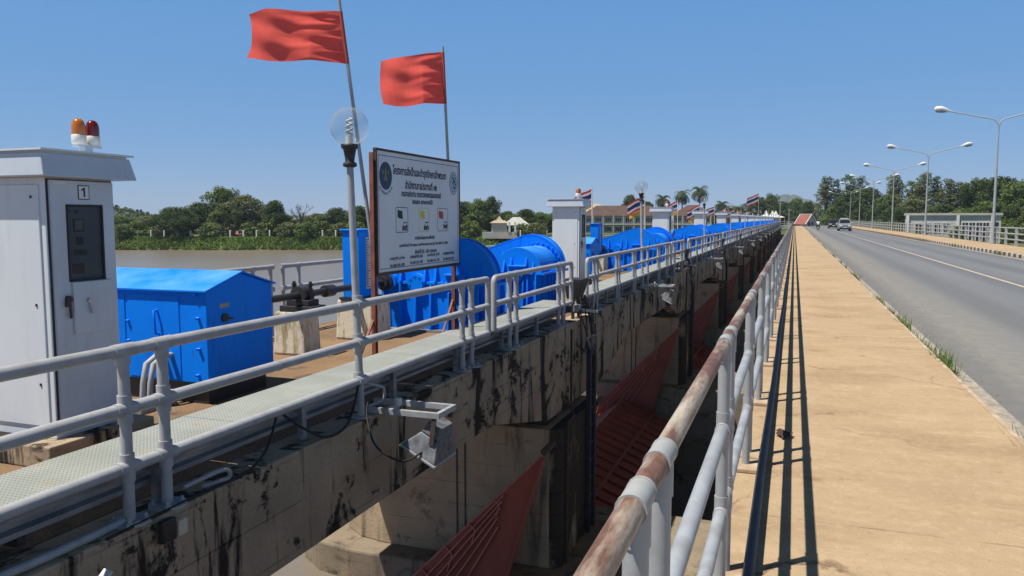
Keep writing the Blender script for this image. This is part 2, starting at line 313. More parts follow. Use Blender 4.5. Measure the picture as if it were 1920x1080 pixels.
# ------------------------------------------------------------------ mesh builder
class MB:
    def __init__(s): s.v = []; s.f = []; s.sm = []; s.mi = []; s.cur = 0
    def _add(s, vs, fs, smooth=False):
        o = len(s.v); s.v += [tuple(p) for p in vs]
        for f in fs: s.f.append([i + o for i in f]); s.sm.append(smooth); s.mi.append(s.cur)
    def quad(s, *p): s._add(p, [list(range(len(p)))])
    def box(s, x0, x1, y0, y1, z0, z1):
        s._add([(x0,y0,z0),(x1,y0,z0),(x1,y1,z0),(x0,y1,z0),(x0,y0,z1),(x1,y0,z1),(x1,y1,z1),(x0,y1,z1)],
               [[0,3,2,1],[4,5,6,7],[0,1,5,4],[1,2,6,5],[2,3,7,6],[3,0,4,7]])
    def frustum(s, b, z0, t, z1):   # b, t = (x0,x1,y0,y1)
        s._add([(b[0],b[2],z0),(b[1],b[2],z0),(b[1],b[3],z0),(b[0],b[3],z0),(t[0],t[2],z1),(t[1],t[2],z1),(t[1],t[3],z1),(t[0],t[3],z1)],
               [[0,3,2,1],[4,5,6,7],[0,1,5,4],[1,2,6,5],[2,3,7,6],[3,0,4,7]])
    def bar(s, p, q, w, h, up=(0,0,1)):
        p = Vector(p); q = Vector(q); d = (q - p).normalized(); u = Vector(up)
        if abs(d.dot(u)) > .95: u = Vector((1,0,0))
        r = d.cross(u).normalized(); u = r.cross(d)
        vs = [a + r*sx*w/2 + u*sz*h/2 for a in (p, q) for sx, sz in ((-1,-1),(1,-1),(1,1),(-1,1))]
        s._add(vs, [[0,1,2,3],[7,6,5,4],[0,4,5,1],[1,5,6,2],[2,6,7,3],[3,7,4,0]])
    def prism(s, poly, axis, a, b):  # poly in the other two axes
        def P(u, v, t): return (t,u,v) if axis == 'x' else (u,t,v) if axis == 'y' else (u,v,t)
        n = len(poly); vs = [P(u,v,a) for u,v in poly] + [P(u,v,b) for u,v in poly]
        s._add(vs, [list(range(n))[::-1], list(range(n, 2*n))] + [[i,(i+1)%n,n+(i+1)%n,n+i] for i in range(n)])
    def path(s, pts, r, n=10, caps=True):
        pts = [Vector(p) for p in pts]; rs = r if isinstance(r, (list, tuple)) else [r]*len(pts)
        rings = []; ref = None
        for i, p in enumerate(pts):
            d = (pts[min(i+1,len(pts)-1)] - pts[max(i-1,0)]).normalized()
            if ref is None: ref = Vector((0,0,1)) if abs(d.z) < .9 else Vector((1,0,0))
            x = d.cross(ref)
            if x.length < 1e-4: x = d.cross(Vector((0,1,0)))
            x.normalize(); y = d.cross(x).normalized(); ref = -y if False else ref
            rings.append([p + (x*math.cos(2*math.pi*k/n) + y*math.sin(2*math.pi*k/n))*rs[i] for k in range(n)])
        vs = [v for g in rings for v in g]
        s._add(vs, [[i*n+k, (i+1)*n+k, (i+1)*n+(k+1)%n, i*n+(k+1)%n] for i in range(len(pts)-1) for k in range(n)], True)
        if caps:
            s._add(rings[0], [list(range(n))]); s._add(rings[-1], [list(range(n))[::-1]])
    def tube(s, p, q, r, n=12, r2=None, caps=True): s.path([p, q], [r, r if r2 is None else r2], n, caps)
    def lathe(s, prof, c, n=20, axis='z', smooth=True):
        c = Vector(c)
        def P(r, t, a):
            x, y = r*math.cos(a), r*math.sin(a)
            return c + Vector((x,y,t) if axis == 'z' else (x,t,y) if axis == 'y' else (t,x,y))
        vs = [P(r,t,2*math.pi*k/n) for r,t in prof for k in range(n)]; m = len(prof)
        s._add(vs, [[i*n+k, i*n+(k+1)%n, (i+1)*n+(k+1)%n, (i+1)*n+k] for i in range(m-1) for k in range(n)], smooth)
    def disc(s, c, r, axis, t0, t1, n=20):
        c = Vector(c); ax = {'x':0,'y':1,'z':2}[axis]; p = c.copy(); q = c.copy(); p[ax] += t0; q[ax] += t1
        s.tube(p, q, r, n)
    def ball(s, c, r, nu=12, nv=8, sc=(1,1,1)):
        prof = []
        c = Vector(c); vs = []
        for j in range(nv+1):
            t = math.pi*j/nv
            for k in range(nu):
                a = 2*math.pi*k/nu
                vs.append(c + Vector((math.sin(t)*math.cos(a)*r*sc[0], math.sin(t)*math.sin(a)*r*sc[1], math.cos(t)*r*sc[2])))
        s._add(vs, [[j*nu+k, (j+1)*nu+k, (j+1)*nu+(k+1)%nu, j*nu+(k+1)%nu] for j in range(nv) for k in range(nu)], True)
    def build(s, name, mat, parent=None, bevel=0, origin=None):
        off = Vector(origin) if origin is not None else (Vector(parent['_o']) if parent is not None and '_o' in parent else Vector((0,0,0)))
        me = D.meshes.new(name); me.from_pydata([Vector(p) - off for p in s.v], [], s.f)
        mats = mat if isinstance(mat, list) else [mat]
        for m in mats: me.materials.append(m)
        me.polygons.foreach_set('use_smooth', s.sm); me.polygons.foreach_set('material_index', s.mi)
        bm = bmesh.new(); bm.from_mesh(me)
        if bevel:
            bmesh.ops.remove_doubles(bm, verts=bm.verts, dist=1e-5)
            ed = [e for e in bm.edges if len(e.link_faces) == 2 and e.calc_face_angle(0) > R(35)]
            bmesh.ops.bevel(bm, geom=ed, offset=bevel, segments=2, profile=.5, affect='EDGES', clamp_overlap=True)
        bmesh.ops.recalc_face_normals(bm, faces=bm.faces); bm.to_mesh(me); bm.free()
        me.update(); o = D.objects.new(name, me); COL.objects.link(o)
        if parent is not None: o.parent = parent; o['_o'] = tuple(off)
        elif origin is not None: o.location = off; o['_o'] = tuple(off)
        return o

def tag(o, label=None, cat=None, group=None, kind=None):
    if label: o['label'] = label
    if cat: o['category'] = cat
    if group: o['group'] = group
    if kind: o['kind'] = kind
    return o
def thing(name, loc, label, cat, group=None):
    o = D.objects.new(name, None); COL.objects.link(o); o.location = loc; o.empty_display_size = .2; o['_o'] = tuple(loc)
    return tag(o, label, cat, group)
def dup(root, loc, label, rotz=None, scale=None):
    c = root.copy(); COL.objects.link(c); c.location = loc; c['label'] = label
    if rotz is not None: c.rotation_euler = (0, 0, rotz)
    if scale is not None: c.scale = scale
    def rec(a, b):
        for ch in a.children:
            d = ch.copy(); COL.objects.link(d); d.parent = b; rec(ch, d)
    rec(root, c); return c
ORD = 'first second third fourth fifth sixth seventh eighth ninth tenth eleventh twelfth thirteenth fourteenth fifteenth sixteenth seventeenth eighteenth'.split()

def text(s, name, mat, parent, size, center, orient='x', width=None, height=None, extr=.0008, bold=0.0):
    cu = D.curves.new(name, 'FONT'); cu.body = s; cu.size = size; cu.align_x = 'CENTER'; cu.align_y = 'CENTER'; cu.extrude = extr; cu.resolution_u = 3; cu.offset = bold
    t = D.objects.new(name, cu); COL.objects.link(t)
    dg = bpy.context.evaluated_depsgraph_get(); me = D.meshes.new_from_object(t.evaluated_get(dg)); D.objects.remove(t); D.curves.remove(cu)
    co = np.zeros(len(me.vertices)*3); me.vertices.foreach_get('co', co); co = co.reshape(-1, 3)
    if len(co):
        mn, mxx = co.min(0), co.max(0); co -= (mn + mxx)/2
        if width: co[:,0] *= width/max(1e-6, mxx[0]-mn[0])
        if height: co[:,1] *= height/max(1e-6, mxx[1]-mn[1])
        off = Vector(parent['_o']); c = Vector(center) - off
        if orient == 'x': co = np.stack([co[:,2], co[:,0], co[:,1]], 1)
        elif orient == '-y': co = np.stack([co[:,0], -co[:,2], co[:,1]], 1)
        co += np.array(c)
        me.vertices.foreach_set('co', co.ravel()); me.update()
    me.name = name; me.materials.clear(); me.materials.append(mat)
    o = D.objects.new(name, me); COL.objects.link(o); o.parent = parent; o['_o'] = tuple(parent['_o']); return o
YE = 196.0     # far end of the straight road
P0 = 13.4      # first pier centre; bays repeat every 15 m
NB = 15
# ------------------------------------------------------------------ terrain, water, hills
def terrain():
    f = Vector((-.342, .94, 0)); r = Vector((.94, .342, 0))
    cols = []
    b0 = Vector((-59, 144.6, 0))
    for t in (3500, 900, 400, 200, 120, 60, 30, 0): cols.append((b0 - r*t, f))
    for p, d in (((-41,166),(-.25,.97)), ((-24,198),(-.2,.98)), ((-11,231),(-.1,1)), ((-8.5,238),(0,1)), ((13.6,238),(.12,.99)), ((13.7,190),(.75,.66)),
                 ((13.7,140),(.94,.34)), ((13.8,76),(1,.10)), ((16,66),(1,.04)), ((30,60),(1,.01)), ((4000,30),(1,0))):
        cols.append((Vector((p[0],p[1],0)), Vector((d[0],d[1],0)).normalized()))
    rings = [(-6,-13), (-1.0,-5.0), (1.5,-3.6), (5,-2.3), (40,-2.1), (120,-2.0), (500,-2.0), (9000,-6.0)]
    m = MB(); vs = []
    for ci, (p, d) in enumerate(cols):
        for k, (o, z) in enumerate(rings):
            if ci >= 13 and 2 < k < 7: z += .7
            q = p + d*o; vs.append((q.x, q.y, z + (.25*math.sin(q.x*.9+k) if 0 < k < 4 else 0)))
    n = len(rings)
    m._add(vs, [[i*n+j, (i+1)*n+j, (i+1)*n+j+1, i*n+j+1] for i in range(len(cols)-1) for j in range(n-1)], True)
    tag(m.build('ground', M['ground']), kind='structure')
terrain()
m = MB(); m.box(-4000, -7.2, -3000, 245, -4.85, -4.6); tag(m.build('river', M['water']), kind='structure')
m = MB(); m.box(-7.1, 14, -200, 240, -9.4, -9.2); tag(m.build('tailwater', M['water2']), kind='structure')
def hill(name, c, rx, ry, h, seed, nu=48, nv=14):
    rr = random.Random(seed); ph = [rr.uniform(0, 6.28) for _ in range(8)]
    vs = []
    for j in range(nv+1):
        t = j/nv
        for k in range(nu):
            a = 2*math.pi*k/nu
            w = 1 + .13*math.sin(2*a+ph[0]) + .10*math.sin(3*a+ph[1]) + .05*math.sin(7*a+ph[2])
            z = h*(math.cos(math.pi*t)*.5+.5)*(1+.10*math.sin(5*a+ph[3]+t*9)+.05*math.sin(11*a+ph[4]-t*14))
            vs.append((c[0]+rx*t*w*math.cos(a), c[1]+ry*t*w*math.sin(a), c[2]+z))
    m = MB(); m._add(vs, [[j*nu+k, j*nu+(k+1)%nu, (j+1)*nu+(k+1)%nu, (j+1)*nu+k] for j in range(nv) for k in range(nu)], True)
    return tag(m.build(name, M['hill']), kind='structure')
hill('distant_hill', (-25, 3200, -6), 260, 220, 90, 3)
hill('wooded_hill', (-395, 315, -3), 120, 60, 15, 5)

# ------------------------------------------------------------------ road bridge
m = MB(); m.box(1.66, 10.02, -8, YE+34, -1.3, -.17); tag(m.build('road', M['asphalt']), kind='structure')
m = MB(); m.box(-.345, 1.66, -8, YE, -1.25, 0); tag(m.build('sidewalk', M['footway']), kind='structure')
m = MB(); m.box(1.64, 1.682, -8, YE, -.16, .004); tag(m.build('kerb_edge', M['kerb_lip']), kind='structure')
m = MB(); m.box(10.02, 10.22, -8, YE+34, -1.2, .01); tag(m.build('kerb', M['kerb'], bevel=.02), kind='structure')
m = MB(); m.box(10.22, 13.2, -8, YE+34, -1.2, -.004); tag(m.build('far_sidewalk', M['footway']), kind='structure')
m = MB(); m.box(-.35, 13.1, -8, YE+34, -1.9, -1.28); tag(m.build('road_bridge_deck', M['pier_low']), kind='structure')
m = MB(); m.box(1.85, 1.98, -8, YE, -.168, -.164); tag(m.build('road_edge_line', M['line']), kind='structure')
m = MB(); m.box(5.86, 5.97, -8, YE, -.168, -.164); tag(m.build('road_centre_line', M['line_centre']), kind='structure')
m = MB(); m.box(9.70, 9.80, -8, YE, -.168, -.164); tag(m.build('road_edge_line', M['line_centre']), kind='structure')

# ------------------------------------------------------------------ dam deck, girders, piers
m = MB(); m.box(-7.7, -3.95, -12, 240, -.62, -.14); tag(m.build('dam_deck', M['deck']), kind='structure')
def girder(k):
    a, b = P0 - 15 + 15*k, P0 + 15*k
    z0, z1, z2 = -.142, -1.0, -1.58
    poly = [(a+.02,z0),(b-.02,z0),(b-.02,z2),(b-1.7,z2+.02),(b-4.1,z1-.03),(b-4.1,z1),(a+4.7,z1),(a+1.9,z2),(a+.02,z2)]
    m = MB(); m.prism(poly, 'x', -3.95, -3.62)
    m.box(-3.63, -3.595, b-4.55, b-4.15, -1.0, -.62)     # patch of the cast joint
    o = m.build('concrete_girder', M['girder'], origin=(-3.8, a, z0), bevel=.025)
    return tag(o, 'algae stained concrete girder over the %s gate opening from the camera' % ORD[k], 'girder', 'girders along the dam edge')
G = None
for k in range(NB): girder(k)
def pier(k):
    c = P0 + 15*k - .4
    def outline(x0, x1, hw, r):
        pts = []
        for i in range(9):
            a = -math.pi/2 + math.pi*i/8; pts.append((x1 - r + r*math.cos(a), hw*math.sin(a) if r >= hw else (hw-r)*(1 if a > 0 else -1) + r*math.sin(a)))
        for i in range(9):
            a = math.pi/2 + math.pi*i/8; pts.append((x0 + hw + hw*math.cos(a), hw*math.sin(a)))
        return [(x, y + c) for x, y in pts]
    t = thing('dam_pier', (-5, c, -10), 'tan streaked concrete dam pier, %s from the camera, carrying the girder ends' % ORD[k], 'pier', 'piers under the dam')
    m = MB(); m.prism(outline(-8.0, -3.44, 1.3, .22), 'z', -4.05, -1.72)
    m.build('upper_wall', M['pier'], t, bevel=.02)
    m = MB(); m.prism(outline(-8.9, 12.8, 1.75, 1.75), 'z', -14, -4.05)
    m.build('lower_wall', M['pier_low'], t, bevel=.04)
    m = MB()
    for s in (-1, 1):
        m.box(-7.4, -3.75, c+s*.75-.3, c+s*.75+.3, -1.72, -1.585)
    m.build('bearing_seat', M['dark'], t)
    m = MB()   # conduit and stop-log slots
    for x in (-5.25, -5.10): m.box(x-.012, x+.012, c-1.312, c-1.295, -4.0, -1.75)
    m.build('slot_seam', M['dark'], t)
    m = MB(); m.path([(-3.52,c-.35,-.2),(-3.52,c-.35,-1.55),(-3.45,c-.4,-1.68),(-3.42,c-.9,-1.68),(-3.40,c-1.0,-1.75),(-3.40,c-1.0,-9)], .022, 8)
    m.build('conduit', M['rustdark'], t)
    return t
for k in range(NB): pier(k)
def ladder(k):
    c = P0 + 15*k
    t = thing('access_ladder', (-3.4, c+.2, -9), 'dark steel access ladder fixed to the %s dam pier from the camera' % ORD[k], 'ladder', 'ladders down the dam piers')
    for y in (0, .36):
        m = MB(); m.box(-3.44, -3.36, c+y-.045, c+y+.045, -9, -.45); m.build('stringer', M['navy'], t)
    for z in np.arange(-8.7, -.5, .33):
        if z < -6.5: continue
        m = MB(); m.tube((-3.40, c+.046, z), (-3.40, c+.314, z), .013, 6); m.build('rung', M['navy'], t)
    return t
L0 = ladder(0)
for k in range(1, NB): dup(L0, (-3.4, P0+.2+15*k, -9), 'dark steel access ladder fixed to the %s dam pier from the camera' % ORD[k])

# ------------------------------------------------------------------ radial gates
def gate(k):
    a, b = P0 - 15.4 + 15*k + 1.33, P0 + 15*k - .4 - 1.33
    t = thing('radial_gate', (-5, (a+b)/2, -6), 'red oxide steel radial gate in the %s dam opening from the camera' % ORD[k], 'gate', 'radial gates of the dam')
    for y, s in ((b-.52, -1), (a+.52, 1)):
        tip, up, lo = Vector((-3.55, y, -1.95)), Vector((-7.15, y, -5.65)), Vector((-5.0, y, -6.9))
        m = MB(); m.prism([(tip.x, tip.z), (up.x, up.z), (-7.0, -6.9), (lo.x, lo.z)], 'y', y-.012, y+.012)
        fr = m.build('arm_frame', M['gate'], t)
        m = MB(); m.bar(tip + Vector((.02,-s*.15,.02)), up + Vector((-.1,-s*.15,-.1)), .34, .03, (1,0,1)); m.build('top_flange', M['gate_edge'], fr)
        m = MB(); m.bar(tip + Vector((.02,s*.05,-.05)), lo, .12, .03, (1,0,-.3)); m.build('lower_flange', M['gate'], fr)
        fan = [(.10, .93), (.19, .93), (.28, .93), (.38, .95), (.50, .95)]
        for q, e in fan:
            d = up.lerp(lo, q); m = MB(); m.bar(tip.lerp(d, .16+.25*q) + Vector((0,s*.03,0)), tip.lerp(d, 1.0) + Vector((0,s*.03,0)), .024, .06, (0,1,0)); m.build('stiffener', M['gate_edge'], fr)
        for q in (.22, .34, .46, .58, .70, .82):
            p = tip.lerp(up, q); d = (lo - tip).normalized(); d2 = (up-tip).normalized()
            m = MB(); m.bar(p + Vector((0,s*.03,0)), p + Vector((.16*q+.05, s*.03, -.16*q-.05)), .02, .05, (0,1,0))
            m.bar(p + Vector((.16*q+.05, s*.03, -.16*q-.05)), p + Vector((.16*q+.05, s*.03, -.16*q-.05)) + d*.30, .02, .05, (0,1,0)); m.build('gusset', M['gate_edge'], fr)
        m = MB(); m.disc((-3.52, y-s*.2, -1.90), .055, 'y', -.25, .25, 14); m.build('trunnion_pin', M['rustdark'], t)
    # sloping leaf with ribs
    m = MB(); m.prism([(-5.4,-4.55),(-3.3,-5.35),(-3.35,-5.5),(-5.55,-4.75),(-7.2,-8.8),(-7.3,-8.8),(-7.2,-5.9),(-7.0,-5.7)], 'y', a+.6, b-.6)
    m.build('leaf', M['gate'], t)
    y = a + .8; i = 0
    while y < b - .65:
        m = MB(); m.bar((-5.4, y, -4.53), (-3.32, y, -5.32), .05, .09); m.build('rib', M['gate'], t); y += .62
    m = MB(); m.bar((-4.3, a+.6, -4.92), (-4.3, b-.6, -4.92), .06, .12); m.build('cross_girder', M['gate'], t)
    return t
g0 = gate(0)
for k in range(1, 9): dup(g0, (-5, P0 - 7.9 + 15*k, -6), 'red oxide steel radial gate in the %s dam opening from the camera' % ORD[k])

# ------------------------------------------------------------------ pipe railings
def arc_end(x, ya, yb, zt, zl, rr=.07):
    "pipe path: up from zl at y=ya, elbow, to y=yb at height zt"
    s = 1 if yb > ya else -1
    return [(x, ya, zl), (x, ya, zt-rr)] + [(x, ya + s*rr*(1-math.cos(a)), zt-rr+rr*math.sin(a)) for a in (R(22), R(45), R(68))] + [(x, ya+s*rr, zt)]
def rail_post(t, x, y, zf, zs, r, mat, flange=True, name='post'):
    m = MB(); m.tube((x,y,zf), (x,y,zs[0]), r, 14)
    for z in zs:
        m.tube((x,y-.075,z), (x,y+.075,z), r+.009, 14)
        m.tube((x,y,z-.085), (x,y,z+(.0 if z == zs[0] else .085)), r+.008, 14)
    p = m.build(name, mat, t)
    if flange:
        m = MB(); m.disc((x,y,zf), .115, 'z', 0, .016, 20)
        for a in (45, 135, 225, 315):
            bx, by = x+.085*math.cos(R(a)), y+.085*math.sin(R(a)); m.tube((bx,by,zf+.016), (bx,by,zf+.05), .012, 6); m.tube((bx,by,zf+.016),(bx,by,zf+.030), .021, 6)
        m.build('foot_flange', mat, p)
    return p
LX, LZF, LZ = -3.70, -.14, (.905, .555, .20)
def left_module(y0, y1, posts, label, open_start=False, ends=(True, True)):
    t = thing('pipe_railing', (LX, y0, LZF), label, 'railing', 'grey pipe railings along the dam')
    r = .038; mat = M['pipe']
    for nm, z in (('middle_rail', LZ[1]), ('lower_rail', LZ[2])):
        m = MB(); m.tube((LX,y0,z), (LX,y1,z), r, 14)
        for y in np.arange(y0+1.7, y1-.5, 3.1): m.tube((LX,y-.012,z), (LX,y+.012,z), r+.004, 14)
        m.build(nm, mat, t)
    m = MB(); pts = []
    pts += arc_end(LX, y0, y1, LZ[0], LZ[2]) if ends[0] else [(LX,y0,LZ[0])]
    pts += arc_end(LX, y1, y0, LZ[0], LZ[2])[::-1] if ends[1] else [(LX,y1,LZ[0])]
    m.path(pts, r, 14); m.build('top_rail', mat, t)
    for y in posts: rail_post(t, LX, y, LZF, LZ, .034, mat)
    return t
left_module(-3.0, 9.26, [3.45, 3.75, 8.42, 8.70], 'grey pipe railing in the foreground between camera and white cabinet', ends=(False, True))
left_module(9.46, 13.25, [10.05, 10.33, 12.45, 12.73], 'short grey pipe railing just past the sign, before the first black floodlight')
lm = left_module(14.35, 24.9, [14.9, 15.15, 17.0, 17.25, 18.9, 19.15, 20.9, 22.6, 22.85, 24.1, 24.4], 'long grey pipe railing of the second gate bay, starting at the first gap')
ls = left_module(25.1, 28.25, [25.7, 25.95, 27.5, 27.75], 'short grey pipe railing at the end of the second gate bay')
for k in range(1, 14):
    dup(lm, (LX, 14.35+15*k, LZF), 'long grey pipe railing of the %s gate bay from the camera' % ORD[k+1])
    dup(ls, (LX, 25.1+15*k, LZF), 'short grey pipe railing at the end of the %s gate bay' % ORD[k+1])

# near railing between the footway and the drop
NX, NZ = -.262, (1.155, .785, .415)
def near_rail():
    t = thing('pipe_railing', (NX, 0, 0), 'long pipe railing with rusty top pipe beside the tan sidewalk, nearest the camera', 'railing')
    for nm, z, mat, r in (('top_rail', NZ[0], M['pipe_rust'], .0262), ('middle_rail', NZ[1], M['pipe_blue'], .0268), ('lower_rail', NZ[2], M['pipe_blue'], .0268)):
        m = MB(); m.tube((NX,-3,z), (NX,YE-3,z), r, 18); m.build(nm, mat, t)
    ys = []; y = -.57
    while y < YE-4: ys += [y, y+.28]; y += 1.97
    far = MB()
    for i, y in enumerate(ys):
        if i < 98:
            m = MB(); m.tube((NX,y,.03), (NX,y,NZ[0]), .0255, 16)
            for z in NZ:
                m.tube((NX,y-.048,z), (NX,y+.048,z), .0292, 18); m.tube((NX,y-.055,z), (NX,y-.046,z), .0305, 18); m.tube((NX,y+.046,z), (NX,y+.055,z), .0305, 18)
                m.tube((NX,y,z-.085), (NX,y,z+(0 if z == NZ[0] else .07)), .0290, 16)
            p = m.build('post', M['pipe_light'], t)
            if i < 40:
                m = MB(); m.box(NX-.11, NX+.085, y-.125, y+.125, 0, .032); m.build('foot_plate', M['kerb_lip'], p, bevel=.008)
        else:
            far.tube((NX,y,.0), (NX,y,NZ[0]), .03, 6)
    tag(far.build('post', M['pipe_light'], t), kind='stuff')
    return t
near_rail()
# black conduit lying along the footway
m = MB(); pts = [(-.150 + .006*math.sin(y*.9), y, .045 + .004*math.sin(y*1.7)) for y in np.arange(-3, YE-6, 1.0)]
m.path(pts, .027, 12); cd = m.build('conduit_pipe', M['navy'], origin=(-.150, 0, .03))
tag(cd, 'dark plastic conduit pipe lying along the tan sidewalk beside the railing', 'conduit pipe')

# far railing
def far_rail():
    FX = 12.8
    t = thing('far_railing', (FX, 30, 0), 'grey three rail fence on the far side of the road', 'railing')
    for nm, z in (('top_rail', 1.10), ('middle_rail', .74), ('lower_rail', .38)):
        m = MB(); m.tube((FX,20,z), (FX,YE+30,z), .045, 10); m.build(nm, M['pipe_light'], t)
    ys = []; y = 30.0
    while y < YE+30: ys += [y, y+.26]; y += 2.5
    far = MB()
    for i, y in enumerate(ys):
        if i < 98:
            m = MB(); m.box(FX-.05, FX+.05, y-.05, y+.05, -.01, 1.09); m.build('post', M['pipe_light'], t)
        else: far.box(FX-.05, FX+.05, y-.05, y+.05, -.01, 1.09)
    tag(far.build('post', M['pipe_light'], t), kind='stuff')
far_rail()

# upstream railing
def up_module(y0, y1, label):
    UX = -7.62
    t = thing('upstream_railing', (UX, y0, -.14), label, 'railing', 'pipe railings on the upstream edge')
    for nm, z in (('top_rail', .93), ('lower_rail', .58)):
        m = MB(); m.tube((UX,y0,z), (UX,y1,z), .036, 10); m.build(nm, M['pipe'], t)
    for y in (y0+.03, y0+.45, (y0+y1)/2, y1-.45, y1-.03):
        m = MB(); m.tube((UX,y,-.14), (UX,y,.93), .032, 10)
        for z in (.93, .58): m.tube((UX,y-.06,z), (UX,y+.06,z), .043, 10)
        m.build('post', M['pipe'], t)
    return t
u0 = up_module(10.25, 17.5, 'upstream pipe railing behind the whitewashed blocks and the sign')
dup(u0, (-7.62, 2.75, -.14), 'upstream pipe railing behind the blue motor housing nearest the camera')
for k in range(1, 18): dup(u0, (-7.62, 10.25+7.5*k, -.14), 'upstream pipe railing panel behind the blue hoists, %s past the sign' % ORD[k-1])
# ------------------------------------------------------------------ walkway of checker plate along the railing
def walkway(y0, y1, label):
    t = thing('plate_walkway', (-4.0, y0, LZF), label, 'walkway', 'checker plate walkways behind the railing')
    n = max(1, round((y1-y0)/3.0)); L = (y1-y0)/n
    for i in range(n):
        m = MB(); m.box(-4.24, -3.745, y0+i*L+.004, y0+(i+1)*L-.004, .205, .213); m.build('plate', M['checker'], t)
    m = MB(); m.bar((-3.752,y0,.195), (-3.752,y1,.195), .008, .05); m.bar((-4.23,y0,.185), (-4.23,y1,.185), .02, .05); m.build('edge_angle', M['galv_bright'], t)
    m = MB(); z0 = -.06
    prof = [(-3.86,.10),(-3.83,.085),(-3.83,.06),(-3.87,.045),(-3.87,.015),(-3.83,0),(-3.83,-.03),(-3.86,-.045),(-3.885,-.045),(-3.885,.10)]
    m.prism([(x, z+.02) for x, z in prof], 'y', y0, y1); m.build('side_channel', M['galv'], t)
    y = y0 + .5
    while y < y1:
        m = MB(); m.box(-3.80, -3.755, y-.03, y+.03, LZF, .19); m.box(-4.2, -3.80, y-.02, y+.02, .13, .19); m.build('support_leg', M['galv'], t); y += 1.55
    return t
walkway(-1.4, 13.3, 'checker plate walkway in the foreground in front of the white cabinet')
wk = walkway(14.3, 28.3, 'checker plate walkway beside the second gate hoist from the camera')
for k in range(1, 14): dup(wk, (-4.0, 14.3+15*k, LZF), 'checker plate walkway beside the %s gate hoist from the camera' % ORD[k+1])

